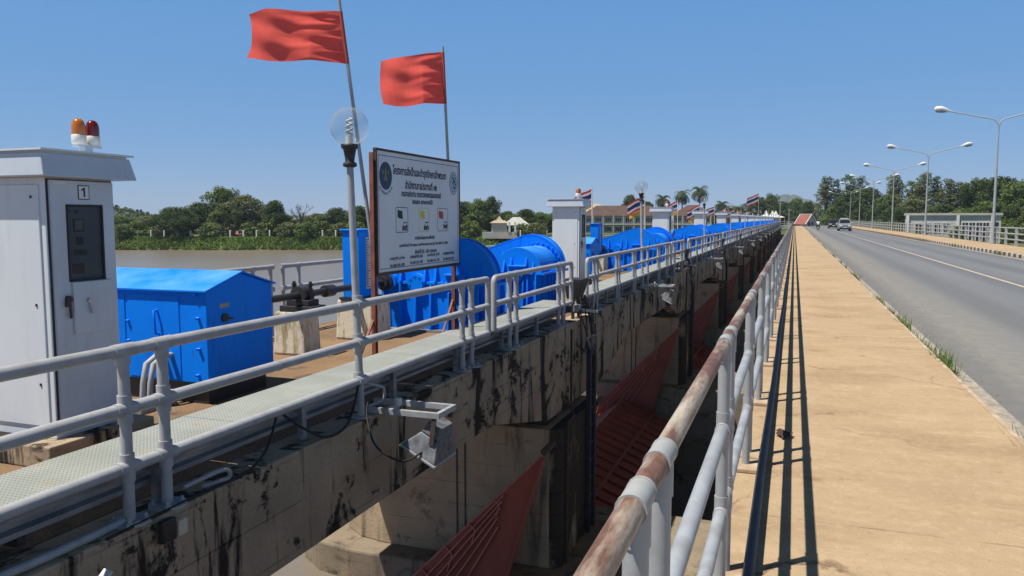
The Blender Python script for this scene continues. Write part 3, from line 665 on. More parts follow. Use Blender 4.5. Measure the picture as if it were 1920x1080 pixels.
# ------------------------------------------------------------------ control cabinets
def cabinet(num, y, label):
    x0, x1, y0, y1 = -5.87, -5.15, y, y+.60
    t = thing('control_cabinet', ((x0+x1)/2, (y0+y1)/2, -.14), label, 'cabinet', 'white gate control cabinets')
    m = MB(); m.box(x0-.28, x1+.14, y0-.18, y1+.20, -.14, .03); m.build('plinth', M['girder'], t, bevel=.012)
    m = MB(); m.box(x0, x1, y0, y1, .03, 1.985); m.build('body', M['white'], t, bevel=.006)
    m = MB(); m.box(x0+.05, x1-.05, y0-.012, y0+.001, .12, 1.93); b = m.build('side_panel', M['white'], t, bevel=.005)
    for x in (x0+.12, x1-.12):
        for z in (.45, 1.05, 1.85):
            m = MB(); m.box(x-.008, x+.008, y0-.018, y0-.011, z-.02, z+.0); m.build('screw', M['dark'], b)
    # door on the +x face
    m = MB(); m.box(x1-.001, x1+.003, y0+.012, y1-.004, .06, 1.975); m.build('door_seal', M['dark'], t)
    m = MB()
    wy0, wy1, wz0, wz1 = y0+.165, y0+.47, 1.215, 1.775
    dy0, dy1, dz0, dz1 = y0+.03, y1-.012, .08, 1.965
    for a in ((dy0, wy0, dz0, dz1), (wy1, dy1, dz0, dz1), (wy0, wy1, dz0, wz0), (wy0, wy1, wz1, dz1)): m.box(x1+.002, x1+.022, *a)
    door = m.build('door', M['white_trim'], t)
    m = MB()
    for a in ((wy0-.012, wy0+.004, wz0-.012, wz1+.012), (wy1-.004, wy1+.012, wz0-.012, wz1+.012), (wy0, wy1, wz0-.012, wz0+.004), (wy0, wy1, wz1-.004, wz1+.012)): m.box(x1+.018, x1+.027, *a)
    m.build('window_gasket', M['rubber'], door)
    m = MB(); m.box(x1+.012, x1+.015, wy0, wy1, wz0, wz1); m.build('window_pane', M['window'], door)
    m = MB(); m.box(x1+.003, x1+.0045, wy0, wy1, wz0, wz1); m.build('instrument_panel', M['white_trim'], door)
    m = MB(); cy = wy0+.11
    m.box(x1+.0045, x1+.009, cy-.05, cy+.045, 1.58, 1.68); m.box(x1+.0045, x1+.009, cy-.03, cy+.03, 1.48, 1.54); m.box(x1+.0045, x1+.009, cy-.055, cy+.06, 1.40, 1.445)
    m.box(x1+.0045, x1+.009, cy-.07, cy+.03, 1.26, 1.34); m.disc((x1+.0045, cy-.02, 1.735), .018, 'x', 0, .006, 12); m.disc((x1+.0045, cy-.075, 1.735), .01, 'x', 0, .006, 10); m.build('instruments', M['galv'], door)
    m = MB(); m.box(x1+.009, x1+.0102, cy-.038, cy+.033, 1.595, 1.668); m.build('meter_face', M['cream'], door)
    m = MB(); m.box(x1+.022, x1+.042, y0+.17, y0+.525, .80, 1.20); m.build('lower_hatch', M['white_trim'], door, bevel=.004)
    m = MB(); m.box(x1+.022, x1+.034, y0+.115, y0+.15, 1.04, 1.10); m.tube((x1+.045, y0+.13, 1.10), (x1+.045, y0+.135, .93), .010, 8); m.disc((x1+.022, y0+.13, 1.075), .024, 'x', 0, .03, 12)
    m.box(x1+.03, x1+.055, y0+.10, y0+.135, 1.02, 1.06); m.build('door_lock', M['rustdark'], door)
    m = MB(); m.disc((x1+.042, y0+.30, 1.05), .02, 'x', 0, .025, 12); m.bar((x1+.06, y0+.30, 1.06), (x1+.062, y0+.315, .95), .018, .012, (1,0,0)); m.build('hatch_handle', M['galv_bright'], door)
    m = MB(); m.box(x1+.022, x1+.025, y0+.265, y0+.365, 1.825, 1.935); pl = m.build('number_plate_frame', M['dark'], door)
    m = MB(); m.box(x1+.025, x1+.0262, y0+.272, y0+.358, 1.832, 1.928); m.build('number_plate', M['board'], pl)
    if num == 1:
        m = MB(); q = y0+.318; m.prism([(q-.007,1.845),(q+.009,1.845),(q+.009,1.916),(q-.004,1.916),(q-.024,1.902),(q-.024,1.889),(q-.007,1.898)], 'x', x1+.026, x1+.0272); m.build('number', M['dark'], pl)
    elif num: text(str(num), 'number', M['dark'], pl, .08, (x1+.0272, y0+.315, 1.88), 'x', width=.034 if num == 1 else .045, height=.074, bold=.0015)
    m = MB(); m.box(x1+.022, x1+.0245, y0+.06, y0+.165, 1.945-.012, 1.945+.012); m.build('name_strip', M['board'], door)
    # hood
    m = MB(); m.frustum((x0-.13, x1+.135, y0-.11, y1+.13), 1.985, (x0-.10, x1+.095, y0-.09, y1+.10), 2.155); m.build('hood', M['white_trim'], t, bevel=.008)
    m = MB(); m.box(x0-.08, x1+.08, y0-.07, y1+.08, 2.155, 2.17); m.box(x0-.125, x1+.125, y0-.11, y1+.115, 2.17, 2.184); m.build('roof_sheet', M['white'], t)
    # beacons
    cx = -5.33
    m = MB(); m.box(cx-.035, cx+.035, y0+.50, y0+.57, 2.184, 2.25); m.bar((cx, y0+.44, 2.255), (cx, y0+.66, 2.255), .06, .02); m.tube((cx+.03,y0+.46,2.184),(cx+.03,y0+.46,2.25), .006, 6); br = m.build('beacon_bracket', M['white_trim'], t)
    for yy, mt in ((y0+.475, 'amber'), (y0+.605, 'reddome')):
        m = MB(); m.lathe([(0,.075),(.050,.075),(.054,.07),(.054,.01),(.046,0),(0,0)], (cx,yy,2.265), 20); b = m.build('beacon_base', M['cream'], t)
        m = MB(); m.lathe([(.050,0),(.052,.045),(.049,.08),(.039,.108),(.022,.124),(0,.128)], (cx,yy,2.34), 20); m.build('dome', M[mt], b)
    return t
CY = 4.17
cabinet(1, CY, 'white control cabinet numbered 1 with amber and red beacons, nearest the camera')
c2 = cabinet(2, CY+15, 'white control cabinet behind the second blue gear housing, next to the Thai flag')
c3 = cabinet(None, CY+30, 'white control cabinet behind the second globe lamp, third from the camera')
for k in range(3, NB): dup(c3, (-5.51, CY+.30+15*k, -.14), 'white control cabinet farther along the dam, %s from the camera' % ORD[k])

# ------------------------------------------------------------------ blue motor housings
def motor_box(y, label):
    x0, x1, y0, y1 = -6.9, -5.30, y, y+1.0
    t = thing('motor_housing', (-6.1, y+.5, -.14), label, 'housing', 'blue motor housings')
    m = MB(); m.box(x0+.1, x1-.06, y0+.06, y1-.06, -.14, .08); m.build('gap_shade_base', M['dark'], t)  # solid black base, standing in for the shaded gap under the shell
    m = MB(); m.prism([(y0,.08),(y1,.08),(y1,.98),((y0+y1)/2,1.13),(y0,.98)], 'x', x0, x1); m.build('shell', M['blue'], t, bevel=.006)
    m = MB(); c = (y0+y1)/2
    m.prism([(y0-.04,.975),(c,1.135),(y1+.04,.975),(y1+.04,.99),(c,1.152),(y0-.04,.99)], 'x', x0-.03, x1+.03); m.build('roof', M['blue'], t)
    for x in (-6.62, -5.93):
        d = MB(); d.box(x-.03-.32, x-.03+.33, y0-.008, y0+.002, .1, .93); dr = d.build('door', M['blue'], t, bevel=.003)
        m = MB(); m.path([(x+.03,y0-.005,.78),(x+.03,y0-.05,.775),(x+.035,y0-.055,.70),(x+.04,y0-.055,.62),(x+.045,y0-.05,.55),(x+.045,y0-.005,.545)], .012, 8); m.build('handle', M['blue'], dr)
    m = MB()
    for x, z in ((-6.28,.66),(-6.28,.46),(-5.40,.72),(-5.40,.42),(-5.42,.16),(-5.42,.95),(-6.6,.955)): m.bar((x,y0-.004,z), (x+.01,y0-.035,z-.005), .03, .02)
    m.build('latch', M['blue'], t)
    m = MB(); m.box(x1, x1+.004, y0+.18, y0+.32, .80, .845); m.build('name_plate', M['rustpost'] if False else M['galv'], t)
    m = MB(); m.disc((x1, y0+.245, .70), .045, 'x', 0, .02, 16); m.bar((x1+.015, y0+.245, .70), (x1+.03, y0+.335, .685), .02, .02); m.build('switch_knob', M['navy'], t)
    for dx in (0, .09):
        m = MB(); m.path([(-5.83+dx,y0+.0,.34),(-5.83+dx,y0-.10,.35),(-5.85+dx,y0-.22,.28),(-5.86+dx,y0-.26,.1),(-5.87+dx,y0-.27,-.13)], .028, 8); m.build('cable_hose', M['pipe'], t)
    m = MB(); m.box(-6.05, -5.65, y0-.5, y0-.05, -.139, -.09); m.build('base_plate', M['galv'], t)
    return t
mb = motor_box(5.95, 'blue motor housing with pitched lid beside cabinet number 1')
dup(mb, (-6.1, 6.45+15, -.14), 'blue motor housing just past the second white cabinet')
for k in range(2, NB): dup(mb, (-6.1, 6.45+15*k, -.14), 'blue motor housing partly hidden behind gear housings, %s from the camera' % ORD[k])

# ------------------------------------------------------------------ blocks, shaft bearing, gauge box
def block(x0, x1, y0, y1, h, label):
    m = MB(); m.frustum((x0, x1, y0, y1), -.14, (x0+.02, x1-.02, y0+.02, y1-.02), h)
    return tag(m.build('concrete_block', M['block'], origin=((x0+x1)/2, (y0+y1)/2, -.14), bevel=.03), label, 'concrete block', 'whitewashed bearing blocks')
def bearing(y, label):
    t = thing('shaft_bearing', (-6.2, y+.18, .44), label, 'bearing', 'black shaft bearings')
    m = MB(); m.box(-6.46, -5.94, y+.02, y+.34, .44, .52); m.box(-6.38, -6.02, y+.06, y+.30, .52, .60); m.build('foot', M['dark'], t, bevel=.01)
    m = MB(); m.disc((-6.2, y, .66), .12, 'y', .07, .29, 20); m.build('housing', M['dark'], t)
    m = MB()
    for x in (-6.33, -6.07): m.tube((x, y+.18, .6), (x, y+.18, .84), .022, 8); m.tube((x, y+.18, .78), (x, y+.18, .81), .035, 6)
    m.build('bolt', M['dark'], t); return t
def shaft(y, label):
    m = MB(); m.tube((-6.2, y, .66), (-6.2, y+4.35, .66), .047, 14); m.tube((-6.2,y+2.35,.66), (-6.2,y+2.55,.66), .085, 14)
    return tag(m.build('drive_shaft', M['dark'], origin=(-6.2, y, .66)), label, 'shaft', 'black drive shafts')
def gauge(y, label):
    t = thing('gauge_box', (-6.22, y+.28, .46), label, 'gauge box', 'blue gate gauge boxes')
    m = MB(); m.box(-6.42, -6.02, y-.02, y+.58, .46, .50); m.build('base', M['dark'], t)
    m = MB(); m.box(-6.36, -6.08, y, y+.56, .50, 1.50); m.box(-6.39, -6.05, y-.03, y+.59, 1.50, 1.525); m.build('case', M['blue'], t, bevel=.006)
    m = MB(); m.box(-6.08, -6.074, y+.20, y+.34, .62, 1.40); s = m.build('scale', M['tan_strip'], t)
    m = MB()
    for i in range(19): m.box(-6.074, -6.0725, y+.22, y+(.32 if i % 3 == 0 else .27), .645+i*.04, .655+i*.04)
    m.box(-6.074, -6.0725, y+.212, y+.22, .645, 1.375); m.build('tick_marks', M['ink'], s)
    m = MB(); m.tube((-6.08, y+.46, 1.12), (-6.03, y+.46, 1.12), .012, 8); m.build('knob', M['chrome'], t)
    return t
for k in range(NB):
    w = ORD[k]; dy = 15*k
    if k == 0:
        b1 = block(-6.55, -6.05, 8.58, 8.98, .44, 'whitewashed block holding a black shaft bearing, just past the motor housing')
        b2 = block(-6.50, -5.86, 10.02, 10.62, .46, 'whitewashed block holding the blue gauge box behind the globe lamp post')
        be = bearing(8.60, 'black shaft bearing on the whitewashed block past the blue motor housing')
        sh = shaft(6.95, 'black drive shaft running from the blue motor housing to the gear housing behind the sign')
        ga = gauge(10.04, 'tall blue gauge box with white scale strip behind the globe lamp post')
    else:
        dup(b1, (-6.3, 8.78+dy, -.14), 'whitewashed block for a shaft bearing in the %s gate bay' % w)
        dup(b2, (-6.18, 10.32+dy, -.14), 'whitewashed block for a gauge box in the %s gate bay' % w)
        dup(be, (-6.2, 8.78+dy, .44), 'black shaft bearing on a block in the %s gate bay' % w)
        dup(sh, (-6.2, 6.95+dy, .66), 'black drive shaft in the %s gate bay' % w)
        dup(ga, (-6.22, 10.32+dy, .46), 'tall blue gauge box in the %s gate bay from the camera' % w)

# ------------------------------------------------------------------ blue hoist gear housings
def gear(y, d, label):
    """big tear-shaped gear case; d=+1 big case toward the camera, d=-1 small drum toward the camera."""
    X1, Z1, R1 = -5.02, .70, .64
    X2, Z2, R2 = -6.10, .68, .30
    zf = .65
    t = thing('gear_housing', (-5.4, y, -.14), label, 'gear housing', 'blue hoist gear housings')
    # outline above the flange
    dd = math.hypot(X1-X2, Z1-Z2); al = math.atan2(Z1-Z2, X1-X2); be = math.asin((R1-R2)/dd)
    ta = math.pi/2 + al - 0 + be
    ta = math.pi/2 + be + al
    up = [(X1+R1, zf)] + [(X1+R1*math.cos(a), Z1+R1*math.sin(a)) for a in np.linspace(0.02, ta, 22)]
    up += [(X2+R2*math.cos(a), Z2+R2*math.sin(a)) for a in np.linspace(ta, math.pi, 9)] + [(X2-R2, zf)]
    a, b = (y, y+.52*d) if d > 0 else (y-.52, y)
    a, b = (y, y+.30) if d > 0 else (y+1.15, y+1.45)
    m = MB(); m.prism(up, 'y', a, b); top = m.build('upper_case', M['blue'], t, bevel=.006)
    # rim flanges round both faces
    m = MB()
    n = len(up)
    cen = ((X1+X2)/2, zf)
    for i in range(1, n-2):
        (xa, za), (xb, zb) = up[i], up[i+1]
        dx, dz = xb-xa, zb-za; L = math.hypot(dx, dz) or 1; nx, nz = dz/L, -dx/L
        for yy in (a, b-.03):
            m._add([(xa,yy-.004,za),(xb,yy-.004,zb),(xb+nx*.025,yy-.004,zb+nz*.025),(xa+nx*.025,yy-.004,za+nz*.025),
                    (xa,yy+.03,za),(xb,yy+.03,zb),(xb+nx*.025,yy+.03,zb+nz*.025),(xa+nx*.025,yy+.03,za+nz*.025)],
                   [[0,1,2,3],[7,6,5,4],[0,4,5,1],[1,5,6,2],[2,6,7,3],[3,7,4,0]])
    m.build('rim', M['blue'], top)
    xl, xr = X2-R2, X1+R1
    m = MB(); m.box(xl+.03, xr-.0, a+.012, b-.012, -.10, zf-.02); low = m.build('lower_case', M['blue'], t, bevel=.004)
    m = MB(); m.box(xl-.02, xr+.06, a-.055, b+.055, zf-.022, zf+.022); fl = m.build('split_flange', M['blue'], t, bevel=.003)
    m = MB()
    for x in np.arange(xl+.05, xr+.02, .16):
        m.tube((x, a-.03, zf+.02), (x, a-.03, zf+.05), .020, 6)
    m.build('bolts', M['blue'], fl)
    fy = a
    def rib(x, z0, z1, w0, w1, par, yy, tt=.016):
        m = MB(); m._add([(x-tt,yy,z0),(x+tt,yy,z0),(x+tt,yy-w0,z0),(x-tt,yy-w0,z0),(x-tt,yy,z1),(x+tt,yy,z1),(x+tt,yy-w1,z1),(x-tt,yy-w1,z1)],
                         [[0,1,2,3],[7,6,5,4],[0,4,5,1],[1,5,6,2],[2,6,7,3],[3,7,4,0]]); m.build('rib', M['blue'], par)
    def face(yy, xs, xbr, r, xlow, par_u, par_l, cover=None):
        for x, hgt in xs: rib(x, zf+.022, zf+hgt, .085, .006, par_u, yy)
        for x in xlow: rib(x, -.09, zf-.022, .10, .055, par_l, yy)
        m = MB(); m.prism([(xbr-.17, zf+.13),(xbr+.17, zf+.13),(xbr+.12, zf-.02),(xbr+.05,zf-.16),(xbr-.05,zf-.16),(xbr-.12,zf-.02)], 'y', yy-.085, yy)
        m.box(xbr-.185, xbr+.185, yy-.13, yy-.0, zf+.13, zf+.155); m.disc((xbr, yy-.085, zf+.0), .065, 'y', -.05, 0, 16); m.build('shaft_bracket', M['blue'], par_u)
        for sx in (-.12, .12): rib(xbr+sx, -.09, zf-.14, .13, .09, par_l, yy, .014)
        if cover:
            m = MB(); m.disc((cover, yy, zf), .155, 'y', -.06, 0, 24); m.disc((cover, yy, zf), .13, 'y', -.072, -.055, 24)
            for q in range(8):
                aa = 2*math.pi*q/8+.2; m.tube((cover+.115*math.cos(aa), yy-.085, zf+.115*math.sin(aa)), (cover+.115*math.cos(aa), yy-.06, zf+.115*math.sin(aa)), .016, 6)
            cv = m.build('cover_disc', M['blue'], par_u)
    # small drum case
    rs, XD = (.30, -5.0) if d > 0 else (.46, -4.88)
    s0, s1 = (b, b+.8) if d > 0 else (a-1.15, a)
    ar = [(XD+rs*math.cos(q), .68+rs*math.sin(q)) for q in np.linspace(-.06, math.pi+.06, 22)]
    m = MB(); m.prism(ar, 'y', s0, s1); dru = m.build('drum_case', M['blue'], t, bevel=.006)
    for q in dru.data.polygons:
        q.use_smooth = False
    m = MB()
    for q in np.linspace(.25, math.pi-.25, 13):
        yy = a if d < 0 else b
        e = -1 if d < 0 else 1
        m.tube((XD+(rs+.05)*math.cos(q), yy, .68+(rs+.05)*math.sin(q)), (XD+(rs+.05)*math.cos(q), yy+e*.045, .68+(rs+.05)*math.sin(q)), .026, 8)
    m.build('bolt_ring', M['blue'], dru)
    m = MB(); m.box(XD-rs+.03, XD+rs-.03, s0+.01, s1-.01, -.10, zf-.02); dl = m.build('drum_stand', M['blue'], t)
    m = MB(); m.box(XD-rs-.06, XD+rs+.06, s0-.03, s1+.0, zf-.02, zf+.018); m.build('drum_flange', M['blue'], dl)
    for yy in np.arange(s0+.12, s1-.05, .2):
        m = MB(); m._add([(XD+rs-.03,yy-.012,-.09),(XD+rs-.03,yy+.012,-.09),(XD+rs+.10,yy+.012,-.09),(XD+rs+.10,yy-.012,-.09),
                          (XD+rs-.03,yy-.012,zf-.02),(XD+rs-.03,yy+.012,zf-.02),(XD+rs+.05,yy+.012,zf-.02),(XD+rs+.05,yy-.012,zf-.02)],
                         [[0,1,2,3],[7,6,5,4],[0,4,5,1],[1,5,6,2],[2,6,7,3],[3,7,4,0]]); m.build('rib', M['blue'], dl)
    if d > 0:
        face(a, [(-6.25,.28),(-5.98,.34),(-5.55,.36),(-5.36,.36),(-4.62,.36)], -5.0, 0, (-6.3,-6.0,-5.72,-5.45,-4.62,-4.45), top, low, -5.70)
        m = MB(); m.disc((-6.2, a, .66), .15, 'y', -.10, 0, 20); m.build('shaft_seal', M['blue'], top)
        m = MB(); m.disc((-6.2, a, .66), .10, 'y', -.30, -.10, 18); m.disc((-6.2, a, .66), .14, 'y', -.22, -.16, 18); m.build('coupling', M['dark'], t)
    else:
        face(s0, [(-5.16,.24),(-5.02,.30),(-4.72,.30),(-4.58,.22)], -4.88, 0, (-5.25,-5.10,-4.68,-4.52), dru, dl)
        for x, h in ((-6.2,.26),(-5.9,.34),(-5.62,.36),(-4.46,.2)): rib(x, zf+.022, zf+h, .085, .006, top, a)
        for x in (-6.3,-6.05,-5.8,-5.55): rib(x, -.09, zf-.022, .10, .055, low, a)
    m = MB(); m.box(xl-.05, xr+.02, a-.12, b+.12, -.139, -.10); m.box(XD-rs-.1, XD+rs+.1, s0-.1, s1+.1, -.139, -.105); m.build('sole_plate', M['galv'], t)
    m = MB(); m.prism([(XD+rs+.02, zf),(XD+rs+.30, zf),(XD+rs+.30, zf+.15),(XD+rs+.02, zf+.17)], 'y', (s0+s1)/2-.1, (s0+s1)/2-.085)
    m.build('lifting_lug', M['blue'], dl)
    return t
gA = gear(11.2, 1, 'blue gear housing with ribbed face behind the sign')
gB = gear(13.75, -1, 'blue gear housing with a small drum in front, between the sign and the second cabinet')
for k in range(1, NB):
    dup(gA, (-5.4, 11.2+15*k, -.14), 'blue gear housing showing its ribbed tear shaped face, %s of its kind from the camera' % ORD[k])
    dup(gB, (-5.4, 13.75+15*k, -.14), 'blue gear housing with drum in front, %s of its kind from the camera' % ORD[k])

# ------------------------------------------------------------------ sign board
def sign():
    X, ya, yb, za, zb = -5.0, 8.66, 11.20, .99, 2.54
    t = thing('sign_board', (X, (ya+yb)/2, -.14), 'white notice board with Thai lettering and three flag symbols on rusty posts', 'sign')
    for y in (ya-.02, yb-.10):
        m = MB(); m.box(X-.035, X+.02, y-.05, y-.035, -.14, zb-.03); m.box(X-.035, X-.02, y-.035, y+.03, -.14, zb-.03); m.box(X-.02, X+.02, y+.0, y+.012, -.14, zb-.05); m.build('post', M['rustpost'], t)
    for y, s in ((ya, 1), (yb-.1, 1)):
        m = MB(); m.bar((X-.02, y, .45), (X-.55 if False else X+.02, y-.55, -.13), .03, .03); m.build('brace', M['rustpost'], t)
    m = MB(); m.box(X+.022, X+.034, ya, yb, za, zb); bd = m.build('board', M['board'], t)
    m = MB(); m.box(X+.0, X+.045, ya-.03, yb+.03, zb, zb+.03); m.box(X+.0, X+.045, ya-.03, yb+.03, za-.04, za); m.box(X, X+.045, yb, yb+.025, za, zb); m.box(X, X+.045, ya-.025, ya, za, zb); m.build('edge_frame', M['rustdark'], t)
    z0, z1 = 9.86, 12.2
    def T(p): return p*z0/(z1 - p*(z1-z0))
    def Y(p): return ya + (yb-ya)*T(p)
    def Z(q): return zb - (zb-za)*q
    xf = X+.0352
    m = MB()
    for a in ((.015,.018,.03,.975),(.982,.985,.03,.975)): m.box(X+.034, xf, ya+a[0]*2.54, ya+a[1]*2.54, Z(a[3]), Z(a[2]))
    for q in (.035, .972): m.box(X+.034, xf, ya+.04, yb-.04, Z(q)-.004, Z(q)+.004)
    m.build('border_line', M['ink'], bd)
    def tx(s, p0, p1, q, h, mat='ink', nm='lettering'):
        text(s, nm, M[mat], bd, .1, (xf, (Y(p0)+Y(p1))/2, Z(q)), 'x', width=Y(p1)-Y(p0), height=h, bold=.0030)
    tx('โครงการส่งน้ำและบำรุงรักษาเจ้าพระยา', .195, .845, .15, .165)
    tx('สำนักงานชลประทานที่ ๑๒', .345, .73, .255, .125)
    tx('กรมชลประทาน กระทรวงเกษตรและสหกรณ์', .30, .78, .335, .085)
    tx('ธงแสดง สถานการณ์น้ำ', .43, .68, .40, .075)
    for (p0, p1), mat, w in (((.225,.375),'green_ink','ปกติ'), ((.505,.635),'yellow_ink','เฝ้าระวัง'), ((.735,.865),'red_ink','วิกฤติ')):
        y0, y1, zt, zl = Y(p0), Y(p1), Z(.455), Z(.675)
        fm = {'green_ink':'ink'}.get(mat, mat); e = .009
        m = MB()
        for b in ((y0+.03,y1-.03,zt-e,zt),(y0+.03,y1-.03,zl,zl+e),(y0,y0+e,zl+.03,zt-.03),(y1-e,y1,zl+.03,zt-.03)): m.box(X+.034, xf, *b)
        for cy, cz, a0 in ((y0+.03,zt-.03,90),(y1-.03,zt-.03,0),(y0+.03,zl+.03,180),(y1-.03,zl+.03,270)):
            pin = [(cy+(.03-e)*math.cos(R(a0+q)), cz+(.03-e)*math.sin(R(a0+q))) for q in (0,30,60,90)]; pou = [(cy+.03*math.cos(R(a0+q)), cz+.03*math.sin(R(a0+q))) for q in (0,30,60,90)]
            for i in range(3): m.prism([pin[i],pou[i],pou[i+1],pin[i+1]], 'x', X+.034, xf)
        m.build('symbol_frame', M[fm], bd)
        W_ = y1-y0
        m = MB(); m.prism([(y0+.05,zt-.035),(y0+.05+W_*.38,zt-.055),(y0+.05+W_*.42,zt-.16),(y0+.05+W_*.12,zt-.15),(y0+.05,zt-.13)], 'x', X+.034, xf); m.build('flag_symbol', M[mat], bd)
        text('สถานการณ์', 'lettering', M['inkgrey'], bd, .03, (xf, y1-.085, zt-.205), 'x', width=.11, height=.026)
        text(w, 'lettering', M['ink'], bd, .08, (xf, y1-.10, zt-.275), 'x', width=.15, height=.085, bold=.004)
    tx('การติดต่อสอบถามเพิ่มเติม', .455, .70, .725, .058)
    tx('นายชัยวัฒน์ ชื่นชมแดน นายช่างชลประทานอาวุโส โทร 089-413 6883', .265, .86, .79, .062)
    tx('เจ้าหน้าที่ ปิด - เปิด บานระบาย', .455, .72, .85, .066)
    for p0, p1, a, b in ((.145,.325,'นายชูชัย ชูช่วย','โทร 084-742-1599'), (.395,.55,'นายสมศักดิ์ ฤทธิ์','โทร 081-323-1592'), (.605,.755,'นายวิทย์ ชูศรี','โทร 086-321-1721'), (.80,.935,'นายสุพจน์ อินทร์','โทร 089-082-1812')):
        tx(a, p0, p1, .895, .062); tx(b, p0, p1, .952 if p0 < .3 else .945, .050)
    def ell(p, q, rw, rh, mat, nm, x, n=28):
        m = MB(); m.prism([(Y(p)+rw*math.cos(2*math.pi*i/n), Z(q)+rh*math.sin(2*math.pi*i/n)) for i in range(n)], 'x', X+.034, x); return m.build(nm, M[mat], bd)
    # left seal: plain ringed roundel with a pale figure-like mark
    ell(.108, .20, .165, .18, 'inkgrey', 'seal_ring', xf); ell(.108, .20, .150, .165, 'seal', 'seal_disc', xf+.0006)
    m = MB(); cy, cz = Y(.108), Z(.20)
    m.prism([(cy-.05,cz-.06),(cy+.05,cz-.06),(cy+.035,cz),(cy-.035,cz)], 'x', xf, xf+.0014); m.prism([(cy-.02,cz),(cy+.02,cz),(cy+.028,cz+.06),(cy,cz+.11),(cy-.028,cz+.06)], 'x', xf, xf+.0014)
    m.prism([(cy-.09,cz+.02),(cy-.05,cz+.03),(cy-.05,cz+.06),(cy-.085,cz+.08)], 'x', xf, xf+.0014); m.prism([(cy+.09,cz+.02),(cy+.05,cz+.03),(cy+.05,cz+.06),(cy+.085,cz+.08)], 'x', xf, xf+.0014)
    m.build('seal_figure', M['gold'], bd)
    s = 'กรมชลประทาน'
    for i, chx in enumerate(['ก','ร','ม','ช','ล','ป','ร','ะ','ท','า','น']):
        a = R(222 + i*9.6); text(chx, 'lettering', M['ink'], bd, .05, (xf, cy+.205*math.cos(a), cz+.225*math.sin(a)), 'x', height=.035)
    # right seal: pale concentric rings
    ell(.935, .205, .150, .175, 'inkgrey', 'seal_ring', xf); ell(.935, .205, .135, .160, 'board', 'seal_ring', xf+.0005); ell(.935, .205, .115, .14, 'inkgrey', 'seal_ring', xf+.001); ell(.935, .205, .103, .127, 'seal2', 'seal_disc', xf+.0014)
    m = MB(); cy, cz = Y(.935), Z(.205)
    m.path([(xf+.001,cy-.05,cz+.07),(xf+.001,cy-.02,cz+.09),(xf+.001,cy,cz+.05),(xf+.001,cy-.03,cz),(xf+.001,cy-.01,cz-.06),(xf+.001,cy+.04,cz-.08),(xf+.001,cy+.06,cz-.02),(xf+.001,cy+.03,cz+.03),(xf+.001,cy+.06,cz+.08)], .011, 6); m.build('seal_figure', M['inkgrey'], bd)
sign()

# ------------------------------------------------------------------ flags
def cloth(name, mat, parent, o, du, dv, nu, nv, wave, rows=None, thick=0):
    "grid o + u*du + v*dv plus wave(u,v) offset vector"
    vs = []; fs = []; mi = []
    for j in range(nv+1):
        for i in range(nu+1):
            u, v = i/nu, j/nv; vs.append(Vector(o) + Vector(du)*u + Vector(dv)*v + Vector(wave(u, v)))
    m = MB()
    for j in range(nv):
        for i in range(nu): fs.append([j*(nu+1)+i, j*(nu+1)+i+1, (j+1)*(nu+1)+i+1, (j+1)*(nu+1)+i]); mi.append(rows[int(j*len(rows)/nv)] if rows else 0)
    m._add(vs, fs, True); m.mi = mi
    return m.build(name, mat, parent)
def red_flag(base, top, fl_top, fl_bot, d, L, seed, label, plab):
    t = thing('red_flag', base, label, 'flag', 'red warning flags')
    m = MB(); m.tube(base, top, .026, 10, .020); m.build('pole', M['pipe_light'], t)
    B, T = Vector(base), Vector(top)
    a, b = B.lerp(T, fl_top), B.lerp(T, fl_bot)
    d = Vector(d).normalized(); nrm = d.cross(Vector((0,0,1))).normalized()
    rr = random.Random(seed); ph = [rr.uniform(0, 6.28) for _ in range(8)]
    def wave(u, v):
        w = .085*u**.7*math.sin(5.5*u + 1.6*v + ph[0]) + .035*math.sin(11*u - 2.5*v + ph[1])*u**.5 + .030*math.sin(27*v + 4*u + ph[2])*(1-u)**2.2*min(1, u*9) + .014*math.sin(46*v - 7*u + ph[6])*(1-u)**3*min(1, u*9) + .02*math.sin(9*v+7*u+ph[5])*u
        w += .020*math.sin(13*(v+.55*u)+ph[3])*(4*u*(1-u)) + .012*math.sin(31*(v-.25*u)+ph[7])*max(0, 1-2.2*u)*min(1, u*12)
        z = -.045*u*u + .03*math.sin(4*u+ph[4])*u - .05*max(0, u-.8)*(1-2*v)*3 + .012*math.sin(6*v+ph[6])*u
        w -= .26*v*min(1, u*3)*abs(fl_top-fl_bot)*4.5
        return nrm*w + Vector((0,0,z)) - d*(.05*u*math.sin(3.0*v+ph[5]))
    cloth('cloth', M['red_cloth'], t, a, d*L, b-a, 56, 32, wave)
    m = MB(); m.tube(a - (T-B)*.002, b, .024, 8); m.build('hem', M['red_ink'], t)
red_flag((-5.045, 8.70, 1.15), (-5.40, 8.47, 4.75), .857, .680, (-.93, -.36, .02), 1.18, 3, 'larger red flag on a leaning pole above the left end of the sign', '')
red_flag((-5.045, 11.12, 1.15), (-5.14, 11.02, 4.30), .975, .728, (-.93, -.36, -.08), .93, 11, 'smaller red flag on the pole above the right end of the sign', '')
